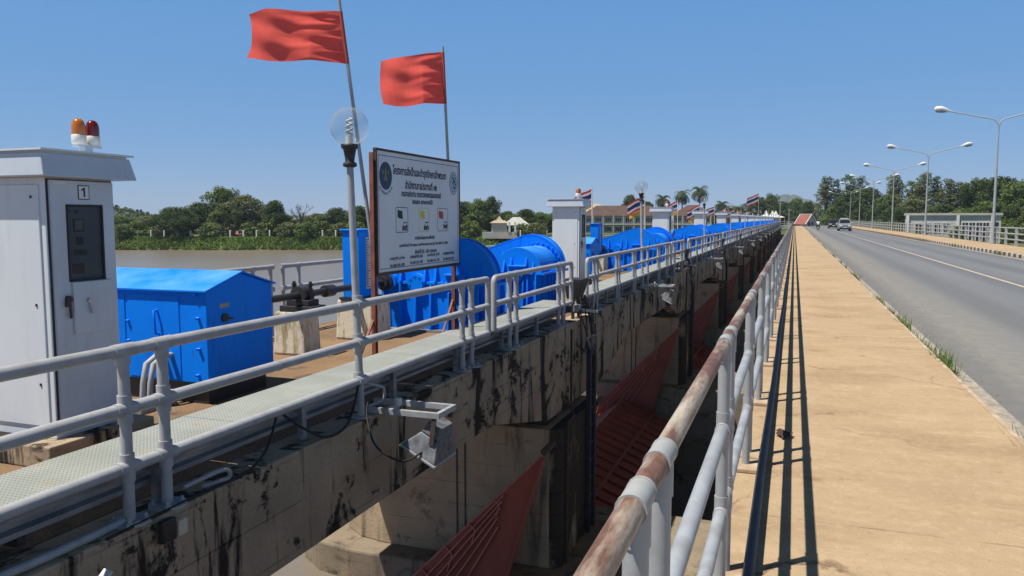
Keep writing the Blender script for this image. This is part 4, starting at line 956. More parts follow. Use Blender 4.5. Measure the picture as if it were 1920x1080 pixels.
def thai_flag(x, y, h, seed, label, yellow, L=1.0):
    t = thing('flag_pole', (x, y, -.14), label, 'flag', 'striped flags along the dam')
    lean = .06
    m = MB(); m.tube((x,y,-.14), (x-lean,y,h), .028, 8, .02); m.build('pole', M['white_paint'], t)
    rr = random.Random(seed); ph = [rr.uniform(0, 6.28) for _ in range(4)]
    d = Vector((-.94, -.34, 0)); nrm = Vector((-.34, .94, 0)); dr = rr.uniform(.42, .62)
    def wave(u, v): return nrm*(.10*u*math.sin(6*u+ph[0]+v)) + Vector((0,0,-dr*u*L + .05*u*math.sin(7*u+ph[1])))
    rows = [0]*2+[1]*2+[2]*4+[1]*2+[0]*2
    cloth('cloth', [M['c_red'], M['c_white'], M['c_blue']], t, (x-lean-.02,y,h-.05), d*L, (0,0,-.72*L), 16, 24, wave, rows)
    if yellow:
        o = (x-lean-.02,y,h-.05-.74*L)
        def w2(u, v): return nrm*(.10*u*math.sin(5*u+ph[2]+v)) + Vector((0,0,-dr*1.1*u*L+.05*u*math.sin(6*u+ph[3])))
        cloth('yellow_cloth', M['c_yel'], t, o, d*L*.9, (0,0,-.22*L), 14, 8, w2)
fy = [31.2, 43.2, 56, 70, 83, 97, 111, 126, 141]
fl = ['striped flag over a yellow cloth beside the second white cabinet', 'striped flag with yellow cloth left of the second globe lamp', 'striped flag between the third and fourth white cabinets']
for i, y in enumerate(fy):
    thai_flag(-7.8, y, 2.95 if i == 0 else 3.0, 20+i, fl[i] if i < 3 else 'small striped flag far along the dam, %s from the camera' % ORD[i], i in (0, 1, 2, 3, 5), (.78, .92, .95)[i] if i < 3 else 1.1)
m_f = thai_flag(-6.6, 158, 6.6, 77, 'striped flag on the tallest pole near the far end of the dam', False, 2.3)

# ------------------------------------------------------------------ globe lamps and floodlights
def globe(y, label):
    t = thing('globe_lamp', (LX, y, LZF), label, 'street lamp', 'globe lamps on the dam railing')
    lx = LX - .07
    m = MB(); m.tube((LX,y,LZF), (lx,y,2.17), .036, 16, .031); m.disc((LX,y,LZF), .10, 'z', 0, .015, 18)
    for z in LZ: m.tube((LX,y-.07,z), (LX,y+.07,z), .048, 14); m.tube((LX-.02,y,z-.08), (LX-.02,y,z+.08), .047, 14)
    m.build('post', M['pipe'], t)
    c = (lx, y, 2.50)
    m = MB(); m.lathe([(.04,2.14),(.062,2.15),(.062,2.175),(.040,2.19),(.045,2.23),(.058,2.30),(.075,2.31),(.078,2.345),(0,2.345)], (lx,y,0), 20); m.build('neck', M['dark'], t)
    m = MB(); m.ball(c, .172, 28, 18); m.build('globe', M['globe'], t)
    m = MB(); m.tube((lx,y,2.345), (lx,y,2.42), .034, 14); m.build('bulb_base', M['cream'], t)
    m = MB(); pts = [(lx+.026*math.cos(a), y+.026*math.sin(a), 2.43 + .011*a/1.57) for a in np.arange(0, 2*math.pi*3.4, .5)]
    m.path(pts, .0105, 6); m.build('bulb_spiral', M['cream'], t)
    return t
def floodlight(y, label):
    t = thing('floodlight', (-3.62, y, -.10), label, 'floodlight', 'floodlights on brackets below the railing')
    m = MB(); z = -.085
    for yy in (y-.17, y+.17): m.bar((-3.80, yy, z), (-2.98, yy, z), .04, .05)
    m.bar((-2.96, y-.19, z), (-2.96, y+.19, z), .04, .05); m.bar((-3.5, y-.15, z-.002), (-3.5, y+.15, z-.002), .03, .04); m.build('bracket', M['galv_bright'], t)
    # lamp body: hinge block, flared reflector, tilted
    rot = Matrix.Rotation(R(28), 3, 'Y'); c = Vector((-3.04, y, -.27))
    def tr(p): return rot @ Vector(p) + c
    def flare(b, z0, tt, z1, nm, mat, bev=.008):
        m = MB(); m.frustum(b, z0, tt, z1); m.v = [tuple(tr(Vector(p)*.84)) for p in m.v]; return m.build(nm, mat, t, bevel=bev)
    flare((-.11,.11,-.19,.19), -.02, (-.07,.07,-.16,.16), .10, 'ballast_case', M['flood'])
    flare((-.22,.22,-.27,.27), -.24, (-.11,.11,-.19,.19), -.03, 'reflector_shell', M['flood'])
    flare((-.235,.235,-.285,.285), -.265, (-.235,.235,-.285,.285), -.24, 'front_frame', M['galv_bright'], .004)
    flare((-.21,.21,-.26,.26), -.270, (-.21,.21,-.26,.26), -.262, 'lens', M['lens'], 0)
    for s in (-1, 1):
        m = MB(); m.bar((-2.99, y+s*.175, -.09), (-3.02, y+s*.185, -.36), .045, .012, (0,1,0)); m.build('yoke_arm', M['rustdark'], t)
    m = MB(); m.tube((-3.45, y, -.06), (-3.45, y, .0), .035, 12); m.build('junction_box', M['cream'], t)
    return t
gl0 = globe(6.10, 'globe lamp on the railing in front of the sign, nearest the camera')
fl0 = floodlight(6.35, 'grey floodlight on a bracket under the nearest globe lamp')
dup(gl0, (LX, 20.2, LZF), 'second globe lamp, in front of the third white cabinet')
dup(fl0, (-3.62, 20.6, -.10), 'floodlight on a bracket under the second globe lamp')
for k in range(2, NB):
    dup(gl0, (LX, 20.2+15*(k-1), LZF), 'distant globe lamp on the dam railing, %s from the camera' % ORD[k])
    dup(fl0, (-3.62, 20.6+15*(k-1), -.10), 'floodlight below the %s globe lamp from the camera' % ORD[k])
def gap_light(y, label):
    t = thing('gap_floodlight', (-3.75, y, .1), label, 'floodlight', 'dark floodlights in the railing gaps')
    m = MB(); m.frustum((-3.88,-3.66,y-.16,y+.16), .22, (-3.93,-3.56,y-.22,y+.22), .56); m.box(-3.92,-3.57,y-.21,y+.21,.56,.59); m.build('lamp_body', M['dark'], t, bevel=.01)
    m = MB(); m.bar((-3.75,y-.2,.2),(-3.75,y+.2,.2),.05,.04); m.bar((-3.75,y-.2,.18),(-3.75,y-.2,-.14),.05,.05); m.bar((-3.75,y+.2,.18),(-3.75,y+.2,-.14),.05,.05); m.build('stand', M['dark'], t)
    m = MB(); m.box(-3.68,-3.58,y-.42,y-.3,.02,.14); m.build('terminal_box', M['galv_bright'], t); m = MB(); m.bar((-3.70,y+.25,-.02),(-3.35,y+.05,-.02),.05,.05); m.build('cable_arm', M['galv_bright'], t)
    m = MB(); rr = random.Random(5)
    for i in range(7):
        yy = y+rr.uniform(-.4,.4); p = [Vector((-3.68,yy,.25)), Vector((-3.56,yy+rr.uniform(-.1,.1),.02)), Vector((-3.52,yy+rr.uniform(-.2,.2),-.35)), Vector((-3.46,y+.2+rr.uniform(-.15,.2),-.75-rr.uniform(0,.5)))]
        m.path(p, .011, 6)
    m.build('cables', M['rubber'], t)
    m = MB(); pts = [(-3.55, y+.62+.11*math.cos(a), -.22+.16*math.sin(a)+.01*a) for a in np.arange(0, 19, .5)]; m.path(pts, .010, 5); m.build('cable_coil', M['rubber'], t)
    return t
ga0 = gap_light(13.75, 'dark floodlight with loose cables in the first railing gap, before the second cabinet')
for k in range(1, NB): dup(ga0, (-3.75, 13.75+15*k, .1), 'dark floodlight with cables in the %s railing gap from the camera' % ORD[k])
# loose cables and small things by the nearest globe lamp
def cable(pts, r, label, mat='rubber'):
    P = [Vector(p) for p in pts]; out = []
    for i in range(len(P)-1):
        a, b, c, d = P[max(i-1,0)], P[i], P[i+1], P[min(i+2,len(P)-1)]
        for s in np.linspace(0, 1, 7)[:-1]:
            out.append(.5*((2*b)+(-a+c)*s+(2*a-5*b+4*c-d)*s*s+(-a+3*b-3*c+d)*s**3))
    out.append(P[-1]); m = MB(); m.path(out, r, 7)
    tag(m.build('cable', M[mat], origin=P[0]), label, 'cable')
cable([(-3.72,4.9,.17),(-3.66,4.7,-.02),(-3.63,4.45,-.12),(-3.62,4.0,-.125),(-3.61,3.2,-.13)], .010, 'black cable trailing along the girder top before the nearest globe lamp')
cable([(-3.72,4.95,.17),(-3.65,5.15,.0),(-3.6,5.4,-.13),(-3.62,5.75,-.10),(-3.66,6.0,.18)], .011, 'black cable looping below the walkway left of the nearest globe lamp')
cable([(-3.60,6.05,.02),(-3.55,5.95,-.10),(-3.40,5.85,-.32),(-3.2,5.95,-.46),(-3.1,6.15,-.42)], .010, 'black cable hanging from the nearest globe lamp to its floodlight')
cable([(-3.66,6.16,.16),(-3.58,6.30,.10),(-3.6,6.32,-.02),(-3.68,6.2,-.06)], .013, 'short pale cable loop at the foot of the nearest globe lamp', 'pipe')
cable([(-3.66,3.85,-.05),(-3.60,4.15,-.02),(-3.62,4.22,-.10),(-3.70,4.05,-.12)], .016, 'pale bent cable end on the girder beside the double railing posts', 'pipe')
cable([(-3.70,2.2,-.10),(-3.68,2.9,-.11),(-3.70,3.4,-.115)], .026, 'grey conduit lying on the girder top at the lower left', 'pipe')
def junction():
    m = MB(); m.box(-3.595,-3.545,3.55,3.66,-.30,-.16); a = m.build('weathered_box', M['dark'], origin=(-3.57,3.6,-.23), bevel=.008); tag(a, 'small dark box on the girder face under the double railing posts', 'box')
    m = MB(); m.box(-3.597,-3.55,3.68,3.76,-.30,-.20); a = m.build('junction_box', M['block'], origin=(-3.57,3.72,-.25), bevel=.01); tag(a, 'small cream junction box on the girder face under the double railing posts', 'junction box')
junction()
# lower left corner: walkway step, white strip and stone
t = thing('steel_step', (-3.9, 2.5, -.4), 'galvanised steel step at the lower left end of the walkway', 'step')
m = MB(); m.box(-4.35,-3.85,2.55,2.84,-.02,.0); m.build('tread', M['deck'], t)
m = MB(); m.bar((-4.3,2.86,-.04),(-3.83,2.86,-.04),.05,.05); m.build('tread_edge', M['dark'], t)
m = MB(); m.prism([(-4.35,-.03),(-3.86,-.03),(-3.62,-.40),(-4.35,-.40)], 'y', 2.0, 2.5); m.build('sloping_plate', M['galv'], t)
m = MB(); m.bar((-3.43,2.52,-.60),(-3.36,2.98,-.175),.012,.06,(1,0,0)); o = m.build('metal_strip', M['white_paint'], origin=(-3.4,2.7,-.3)); tag(o, 'bright white metal strip leaning on the girder at the lower left corner', 'metal strip')
m = MB(); m.ball((-3.50,2.70,-.36), .045, 10, 7, (1,1.1,.9)); o = m.build('stone', M['stone'], origin=(-3.50,2.70,-.36)); tag(o, 'rusty brown stone next to the white metal strip at the lower left', 'stone')
# ------------------------------------------------------------------ street lamps beyond the road
def street_lamp(y, label):
    x = 12.55
    t = thing('street_lamp', (x, y, 0), label, 'street lamp', 'twin arm street lamps along the road')
    m = MB(); m.tube((x,y,0), (x,y,5.0), .10, 12, .075); m.tube((x,y,5.0), (x,y,7.75), .06, 12, .045); m.disc((x,y,0), .16, 'z', 0, .25, 12); m.build('pole', M['pipe_light'], t)
    for s in (-1, 1):
        m = MB(); m.path([(x,y,7.6),(x+s*.04,y,7.95),(x+s*.18,y,8.18),(x+s*.45,y,8.30),(x+s*3.0,y,8.92)], .042, 8); arm = m.build('arm', M['pipe_light'], t)
        m = MB(); m.path([(x+s*2.75,y,8.87),(x+s*3.0,y,8.94),(x+s*3.08,y,8.98),(x+s*3.45,y,9.10),(x+s*3.75,y,9.10),(x+s*3.86,y,9.07)], [.05,.075,.12,.19,.17,.05], 12); m.build('lamp_head', M['white_paint'], arm)
        m = MB(); m.path([(x+s*3.12,y,8.90),(x+s*3.4,y,8.95),(x+s*3.78,y,8.97)], [.06,.15,.09], 12); m.build('lamp_glass', M['lens'], arm)
    return t
sl = street_lamp(60, 'twin arm street lamp nearest the camera, beyond the road by the grey building')
for i in range(1, 7): dup(sl, (12.55, 60+28.8*i, 0), 'twin arm street lamp along the road, %s from the camera' % ORD[i])

# ------------------------------------------------------------------ trees
def leaf_cloud(rr, clumps, per, size, flat=.8):
    vs = []; fs = []
    for c, r in clumps:
        for i in range(int(per*r*r)):
            d = Vector((rr.gauss(0,1), rr.gauss(0,1), rr.gauss(0,1)*flat)).normalized()
            p = Vector(c) + Vector((d.x*r, d.y*r, d.z*r*.78))*(rr.random()**.35)
            nrm = (d*.6 + Vector((rr.gauss(0,.6), rr.gauss(0,.6), rr.gauss(.5,.6)))).normalized()
            u = nrm.orthogonal().normalized(); u.rotate(Matrix.Rotation(rr.uniform(0, 6.28), 3, nrm)); w = nrm.cross(u)
            s = size*rr.uniform(.6, 1.3); o = len(vs)
            vs += [p-u*s*.5, p+w*s*.32, p+u*s*.55, p-w*s*.30]; fs.append([o,o+1,o+2,o+3])
    return vs, fs
def mesh_obj(name, vs, fs, mat, parent):
    me = D.meshes.new(name); me.from_pydata([tuple(v) for v in vs], [], fs); me.materials.append(mat); me.update()
    o = D.objects.new(name, me); COL.objects.link(o); o.parent = parent; return o
def tree_model(kind, seed, leafm, H=10.0):
    rr = random.Random(seed)
    t = D.objects.new({'palm':'palm_tree','bare':'bare_tree','tall':'tall_tree','spread':'spreading_tree'}.get(kind,'broadleaf_tree'), None); COL.objects.link(t); t['_o'] = (0,0,0)
    tb = MB(); clumps = []
    def crown(n, cz, rx, rz, r0, r1, lean=0, zlo=-1.0):
        ph = [rr.uniform(0, 6.28) for _ in range(6)]
        for i in range(n):
            w = zlo + (1-zlo)*(i+.5)/n; az = i*2.39996 + rr.uniform(-.3, .3)
            k = (.80 + .20*math.sin(2*az+ph[0]) + .14*math.sin(3*az+ph[1]+3*w) + .12*math.sin(5*w+ph[2]))*rr.uniform(.55, 1.0)
            q = math.sqrt(max(0, 1-w*w))
            c = (rx*k*q*math.cos(az)+lean*w, rx*k*q*math.sin(az), cz + rz*w*(.80+.2*k)); clumps.append((c, rr.uniform(r0, r1)))
            if i % 4 == 0: tb.path([(0,0,max(.8,cz-rz*.6)), (c[0]*.5,c[1]*.5,cz*.5+c[2]*.4), c], [.12,.07,.02], 5)
    if kind == 'broad':
        tb.path([(0,0,-.5),(rr.uniform(-.1,.1),0,1.2),(rr.uniform(-.2,.2),rr.uniform(-.2,.2),3.0),(0,0,6)], [.38,.28,.22,.08], 8)
        crown(60, 5.3, 3.7, 4.3, .75, 1.35); crown(14, 8.2, 1.5, 1.4, .5, .9, rr.uniform(-.8, .8))
        per, sz = 135, .36
    elif kind == 'spread':
        tb.path([(0,0,-.5),(.2,0,1.4),(.5,.1,2.6)], [.40,.30,.22], 8)
        crown(70, 4.6, 6.6, 3.0, .8, 1.35, 0, -.45)
        for q in range(6): tb.path([(.5,.1,2.5), (2.2*math.cos(q*1.05),2.2*math.sin(q*1.05),3.6), (4.6*math.cos(q*1.05),4.6*math.sin(q*1.05),4.6)], [.18,.11,.04], 5)
        per, sz = 125, .34
    elif kind == 'tall':
        tb.path([(0,0,-.5),(.1,0,4),(-.1,.1,8),(0,0,12.5)], [.26,.2,.13,.03], 7)
        crown(34, 6.0, 2.1, 4.4, .6, 1.05); crown(22, 10.2, 1.45, 2.9, .45, .85, rr.uniform(-.6, .6))
        per, sz = 150, .32
    elif kind == 'bush':
        tb.path([(0,0,-.4),(0,0,1.5)], [.12,.06], 6)
        crown(24, 1.5, 2.1, 1.8, .55, 1.0)
        per, sz = 160, .32
    elif kind == 'bare':
        tb.path([(0,0,-.5),(.1,0,2.5),(0,.1,4)], [.28,.22,.16], 7)
        for i in range(22):
            a = rr.uniform(0, 6.28); z = rr.uniform(5.5, 9.6); rad = rr.uniform(.4, 2.8); c = Vector((rad*math.cos(a), rad*math.sin(a), z))
            tb.path([(0,0,rr.uniform(2.8,4)), (c.x*.4,c.y*.4,z*.7), c], [.10,.06,.015], 5)
            for q in range(4): tb.path([c*.85+Vector((0,0,.3)), c+Vector((rr.uniform(-.8,.8),rr.uniform(-.8,.8),rr.uniform(.1,.9)))], [.03,.008], 4)
            if i % 2: clumps.append((tuple(c), .7))
        per, sz = 40, .26
    if kind == 'palm':
        tb.path([(0,0,-.5),(.15,0,3),(.25,.05,6),(.2,0,8.4)], [.30,.20,.16,.15], 8)
        vs = []; fs = []
        for k in range(36):
            az = k*2.399+rr.uniform(-.2,.2); el = R(rr.uniform(-25, 75)); L = rr.uniform(2.6, 3.4)
            prev = None; h = Vector((math.cos(az), math.sin(az), 0)); side = Vector((-h.y, h.x, 0)); p = Vector((.2,0,8.4)); e = el
            for s in range(12):
                q = p + (h*math.cos(e) + Vector((0,0,math.sin(e))))*(L/12); e -= R(7 + s*.9)
                w = .92*math.sin(math.pi*min(1, (s+1.2)/12.5))**.7
                for sg in (-1, 1):
                    for z in range(2):
                        bp = p.lerp(q, z*.5); o = len(vs); tip = bp + side*sg*w + (q-p)*1.2 + Vector((0,0,-.32*w))
                        vs += [bp, bp+(q-p)*.42, tip]; fs.append([o,o+1,o+2])
                p = q
        crown = mesh_obj('crown', vs, fs, leafm, t)
    else:
        vs, fs = leaf_cloud(rr, clumps, per, sz); crown = mesh_obj('crown', vs, fs, leafm, t)
    tb.build('trunk', M['bark'], t)
    return t
MODELS = {}
def model(key, *a): MODELS[key] = [tree_model(*a), False]
model('broadA', 'broad', 1, M['leaf_mid']); model('broadB', 'broad', 2, M['leaf_dark']); model('broadC', 'broad', 5, M['leaf_olive']); model('broadD', 'broad', 8, M['leaf_dark'])
model('spread', 'spread', 3, M['leaf_dark']); model('spreadB', 'spread', 13, M['leaf_mid'])
model('tallA', 'tall', 4, M['leaf_olive']); model('tallB', 'tall', 14, M['leaf_mid']); model('tallC', 'tall', 24, M['leaf_dark'])
model('bushA', 'bush', 6, M['leaf_mid']); model('bushB', 'bush', 16, M['leaf_light']); model('bushC', 'bush', 26, M['leaf_olive'])
model('palm', 'palm', 7, M['leaf_palm']); model('bare', 'bare', 9, M['leaf_olive'])
F_ = Vector((-.342, .94, 0)); R_ = Vector((.94, .342, 0))
def ground_at(u, z): return F_*z + R_*((u-960)/1450*z)
HT = {'b':9.9, 's':8.2, 't':13.2, 'p':9.6, 'bu':3.4, 'ba':9.8}
def put(key, u, z, vtop, width=None, label='', group=None, gz=-2.1, cat='tree'):
    """stand a tree on the ground z metres out at bearing u; its height is that of the tree seen there"""
    p = ground_at(u, z); top = EYE + (410-vtop)/1450*z
    h0 = {'broad':9.9,'sprea':8.0,'tallA':13.4,'tallB':13.4,'tallC':13.4,'palm':10.2,'bushA':3.6,'bushB':3.6,'bushC':3.6,'bare':9.9}.get(key[:5], 9.9)
    w0 = {'broad':8.6,'sprea':14.0,'tallA':4.6,'tallB':4.6,'tallC':4.6,'palm':6.2,'bushA':5.4,'bushB':5.4,'bushC':5.4,'bare':6.2}.get(key[:5], 8)
    sz = (top-gz)/h0; sx = (width/1450*z/w0) if width else sz
    mdl, used = MODELS[key]
    rz = rnd.uniform(0, 6.28)
    if used: o = dup(mdl, (p.x, p.y, gz), label, rz, (sx, sx, sz))
    else:
        o = mdl; MODELS[key][1] = True; o.location = (p.x, p.y, gz); o.rotation_euler = (0,0,rz); o.scale = (sx, sx, sz); o['label'] = label
    o['category'] = cat
    if group: o['group'] = group
    elif 'group' in o: del o['group']
    return o
GL = 'trees on the far river bank'
left = [('spread',332,163,388,118,'wide spreading dark tree leaning over the far bank, leftmost of the far bank trees'),('broadB',378,172,380,90,'dark rounded tree on the far bank right of the spreading tree'),
 ('broadD',300,185,402,70,'low dark tree at the left end of the far bank wood'),('broadA',420,176,352,92,'tallest green tree on the far river bank with a pointed top'),('broadC',462,168,366,86,'broad olive green tree beside the tallest far bank tree'),
 ('broadB',492,182,386,60,'dark tree between the tall far bank trees and the gap'),('broadD',516,166,376,66,'very dark upright tree right of the tall clump on the far bank'),('bare',566,163,381,60,'thin half bare tree on the far bank'),
 ('broadC',596,178,400,60,'low olive tree right of the half bare tree'),('broadB',632,168,390,72,'dark rounded tree just left of the globe lamp post'),('broadD',672,172,386,70,'dark tree behind the globe lamp post and sign'),
 ('broadA',735,172,384,76,'green tree hidden behind the sign, left part'),('broadC',800,172,388,76,'olive tree hidden behind the sign, right part'),
 ('broadD',868,168,378,70,'dark tree just right of the sign'),('broadA',898,166,374,64,'green rounded tree right of the sign'),('broadB',922,172,369,52,'tall dark tree right of the sign over the shrine'),
 ('broadB',952,178,396,54,'low dark tree behind the stone shrine'),('broadD',985,172,392,60,'dark tree right of the stone shrine'),('broadA',1010,178,398,56,'low green tree left of the second cabinet'),('broadC',1045,190,398,60,'olive tree behind the second cabinet'),
 ('broadC',250,230,408,80,'distant olive tree at the far left of the bank'),('broadB',225,210,412,60,'distant dark tree at the far left of the bank beside cabinet 1'),('broadA',170,200,400,80,'distant tree hidden behind cabinet 1')]
for k, u, z, v, w, lab in left: put(k, u, z, v, w, lab, GL)
bl = [(232,428),(262,424),(300,430),(345,432),(395,428),(437,418),(470,422),(505,420),(540,424),(575,424),(610,424),(640,426),(668,424),(880,424),(905,428),(940,430),(975,428),(1005,424)]
for i, (u, v) in enumerate(bl): put(('bushA','bushB','bushC')[i % 3], u, 160+(i*7)%9, v-9, 62, 'bush under the far bank trees, %s from the left' % (ORD[i]), 'bushes along the far bank', cat='bush')
under = [(228,415),(252,418),(282,414),(318,418),(352,412),(386,410),(410,405),(446,403),(476,404),(508,408),(534,411),(582,413),(612,411),(652,410),(690,408),(850,408),(884,404),(912,406),(934,408),(962,411),(996,410),(1024,410)]
for i, (u, v) in enumerate(under): put(('broadA','broadC','broadA')[(i*5) % 3], u, 168+(i*11)%13, v-9, 70, 'low tree in the understory of the far bank wood, %s from the left' % (ORD[i] if i < 18 else ('nineteenth','twentieth','twenty-first','twenty-second')[i-18]), 'low trees in the far bank understory')
far = [('broadB',1180,238,366,52,'dark tree rising left of the second globe lamp'),('broadD',1212,245,378,50,'tree behind the brown roofed house near the second globe lamp'),('palm',1242,236,362,44,'palm tree right behind the second globe lamp'),('palm',1276,232,352,44,'left of the two tall palm trees over the dam'),('palm',1308,230,344,48,'taller right one of the two palm trees over the dam'),
 ('palm',1352,236,374,40,'low bushy palm right of the two tall palms'),('palm',1398,240,376,42,'low palm above the white cabinets near the far end'),('broadA',1330,255,392,50,'green tree behind the low palm'),('broadC',1375,258,386,50,'olive tree between the low palms'),
 ('broadB',1420,262,370,52,'dark tree over the far end of the dam'),('broadA',1442,268,364,48,'green tree by the tall striped flag'),('broadD',1462,262,378,44,'dark tree by the utility pole at the far end of the dam'),('broadA',1490,275,372,54,'green tree above the red roofed hut'),('broadB',1512,260,378,44,'dark tree right of the red roofed hut')]
for k, u, z, v, w, lab in far: put(k, u, z, v, w, lab, 'trees at the far end of the dam')
right = [('tallA',1545,235,330,50,'tall sparse tree standing alone left of the street lamps'),('tallC',1566,240,336,30,'slim tall tree next to the sparse tree'),('tallB',1590,225,324,44,'tall pointed tree behind the farthest street lamps'),('tallC',1612,230,330,40,'tall tree between the far street lamps'),
 ('broadB',1585,215,362,74,'dark rounded tree behind the cars'),('broadD',1622,205,352,76,'dark tree mass right of the cars'),('broadA',1560,222,386,56,'green tree above the motorcyclist'),('broadA',1660,185,366,80,'bright green tree behind the third street lamp'),('tallA',1672,200,326,56,'tall olive tree behind the third street lamp'),
 ('tallB',1705,190,336,44,'tall feathery tree between two street lamps'),('tallA',1726,184,322,50,'tallest feathery tree left of the second street lamp'),('tallC',1752,176,330,44,'slim feathery tree right of the second street lamp'),('tallA',1776,172,334,54,'olive feathery tree above the grey building'),('tallA',1800,172,340,54,'second olive feathery tree above the grey building'),
 ('broadC',1710,170,374,76,'olive rounded tree behind the left end of the grey building'),('broadB',1768,160,384,74,'dark tree behind the middle of the grey building'),('broadB',1832,150,336,96,'large dark tree right of the feathery trees'),('broadD',1872,140,332,100,'large dark tree behind the nearest street lamp'),('broadA',1908,134,340,96,'large green tree at the right edge of the photo'),('broadB',1945,130,336,100,'dark tree cut by the right edge of the photo'),
 ('broadA',1850,128,378,90,'green tree filling the gap behind the grey building'),('broadD',1895,120,386,80,'low dark tree right of the grey building'),('broadC',1935,118,380,80,'olive tree low at the right edge'),('broadB',1640,178,388,70,'low dark tree behind the fence left of the grey building'),('broadD',1680,168,392,70,'low dark tree left of the grey building'),('broadA',1800,150,392,80,'low green tree behind the grey building roof')]
for k, u, z, v, w, lab in right: put(k, u, z, v, w, lab, 'trees right of the road', -1.8)
for i, (u, z, v, w) in enumerate([(1545,214,404,40),(1600,190,410,50),(1640,165,412,50),(1672,150,412,46),(1722,88,425,40),(1790,84,424,44),(1890,100,408,60),(1925,98,412,60)]):
    put(('bushA','bushC','bushB')[i % 3], u, z, v, w, 'bush beyond the far fence, %s from the left' % ORD[i], 'bushes beyond the road', -1.8, 'bush')

for k_, (o_, used_) in MODELS.items():
    if not used_:
        for c_ in list(o_.children): D.objects.remove(c_)
        D.objects.remove(o_)
# bank grass
def bank_grass():
    rr = random.Random(4); vs = []; fs = []
    path = [Vector((-177, 101.6, 0)), Vector((-59,144.6,0)), Vector((-41,166,0)), Vector((-24,198,0)), Vector((-11,231,0))]
    segs = [(path[i], path[i+1]) for i in range(4)]; tot = [(b-a).length for a, b in segs]
    for i in range(15000):
        x = rr.uniform(0, sum(tot)); k = 0
        while x > tot[k]: x -= tot[k]; k += 1
        a, b = segs[k]; d = (b-a).normalized(); inl = Vector((-d.y, d.x, 0)); o = rr.uniform(-.6, 9)
        p = a + d*x + inl*o; z = -4.6 + 2.2*min(1, max(0, (o+.8)/5)); p.z = z
        h = rr.uniform(.28, .70)*(1.15 if o < 4 else .6)
        for q in range(3):
            an = rr.uniform(0, 6.28); w = rr.uniform(.12, .28); l = Vector((math.cos(an), math.sin(an), 0)); n = len(vs)
            lean = Vector((rr.gauss(0,.35), rr.gauss(0,.35), h))
            vs += [p-l*w, p+l*w, p+lean+l*w*.3, p+lean-l*w*.3]; fs.append([n,n+1,n+2,n+3])
    me = D.meshes.new('bank_grass'); me.from_pydata([tuple(v) for v in vs], [], fs); me.materials.append(M['grass'])
    o = D.objects.new('bank_grass', me); COL.objects.link(o); tag(o, 'tall fresh green grass along the far river bank', 'grass', kind='stuff')
bank_grass()
def hill_woods():
    rr = random.Random(12); vs = []; fs = []
    for i in range(9000):
        t_ = rr.random()**.6; a = rr.uniform(0, 6.28); z = 15*(math.cos(math.pi*t_)*.5+.5)
        p = Vector((-395+120*t_*math.cos(a), 315+60*t_*math.sin(a), -3+z+rr.uniform(-.5, 2.2)+1.2*math.sin(a*9)*math.sin(t_*14)))
        u = Vector((rr.gauss(0,1), rr.gauss(0,1), rr.gauss(0,.8))).normalized(); w = u.orthogonal().normalized(); s_ = rr.uniform(.9, 2.0); o = len(vs)
        vs += [p-u*s_*.6, p+w*s_*.5, p+u*s_*.6, p-w*s_*.5]; fs.append([o,o+1,o+2,o+3])
    me = D.meshes.new('hill_woods'); me.from_pydata([tuple(v) for v in vs], [], fs); me.materials.append(M['leaf_dark'])
    o = D.objects.new('hill_woods', me); COL.objects.link(o); tag(o, 'dark woodland covering the low hill at the left', 'woods', kind='stuff')
hill_woods()
# weeds in the gutter
def weed(y, n, h, label, spread=.35):
    rr = random.Random(int(y*100)); vs = []; fs = []
    for i in range(n):
        bx, by = 1.70+rr.uniform(-.035,.09), y+rr.gauss(0, spread*.5); a = rr.uniform(0, 6.28); L = h*rr.uniform(.4, 1.1); w = .006*rr.uniform(.7, 1.4)
        out = Vector((math.cos(a), math.sin(a), 0)); sd = Vector((-out.y, out.x, 0)); lean = rr.uniform(.15, .75)
        p0 = Vector((bx,by,-.17)); p1 = p0 + out*L*.25*lean + Vector((0,0,L*.6)); p2 = p0 + out*L*.75*lean + Vector((0,0,L*(1.0-.25*lean)))
        o = len(vs); vs += [p0-sd*w, p0+sd*w, p1+sd*w*.9, p1-sd*w*.9, p2]; fs += [[o,o+1,o+2,o+3],[o+3,o+2,o+4]]
    me = D.meshes.new('weed_tuft'); base = Vector((1.7, y, -.17)); me.from_pydata([tuple(v-base) for v in vs], [], fs); me.materials.append(M['weed'])
    o = D.objects.new('weed_tuft', me); COL.objects.link(o); o.location = base; tag(o, label, 'weed', 'grass tufts growing in the gutter')
for i, (y, n, h, s) in enumerate([(10.3,150,.34,.5),(11.6,60,.22,.3),(13.9,150,.30,.5),(17.9,130,.26,.6),(25.5,150,.28,.8),(33,110,.25,1.0),(39,120,.24,1.6),(50,120,.24,2.2),(64,120,.24,3)]):
    weed(y, n, h, 'tuft of green grass in the gutter, %s from the camera' % ORD[i], s)
for i, (y, n, h, s) in enumerate([(46,60,.3,.5),(58,60,.35,.7),(72,70,.35,.9)]):
    rr = random.Random(50+i)
    vs = []; fs = []
    for q in range(n):
        p0 = Vector((9.95+rr.uniform(-.08,.05), y+rr.gauss(0,s), -.17)); L = h*rr.uniform(.5,1.1); o = len(vs); l = Vector((rr.gauss(0,.12), rr.gauss(0,.12), L))
        vs += [p0+Vector((0,-.02,0)), p0+Vector((0,.02,0)), p0+l]; fs.append([o,o+1,o+2])
    me = D.meshes.new('weed_tuft'); base = Vector((9.95,y,-.17)); me.from_pydata([tuple(v-base) for v in vs], [], fs); me.materials.append(M['weed'])
    o = D.objects.new('weed_tuft', me); COL.objects.link(o); o.location = base; tag(o, 'grass tuft at the foot of the striped kerb, %s from the camera' % ORD[i], 'weed', 'grass tufts growing in the gutter')
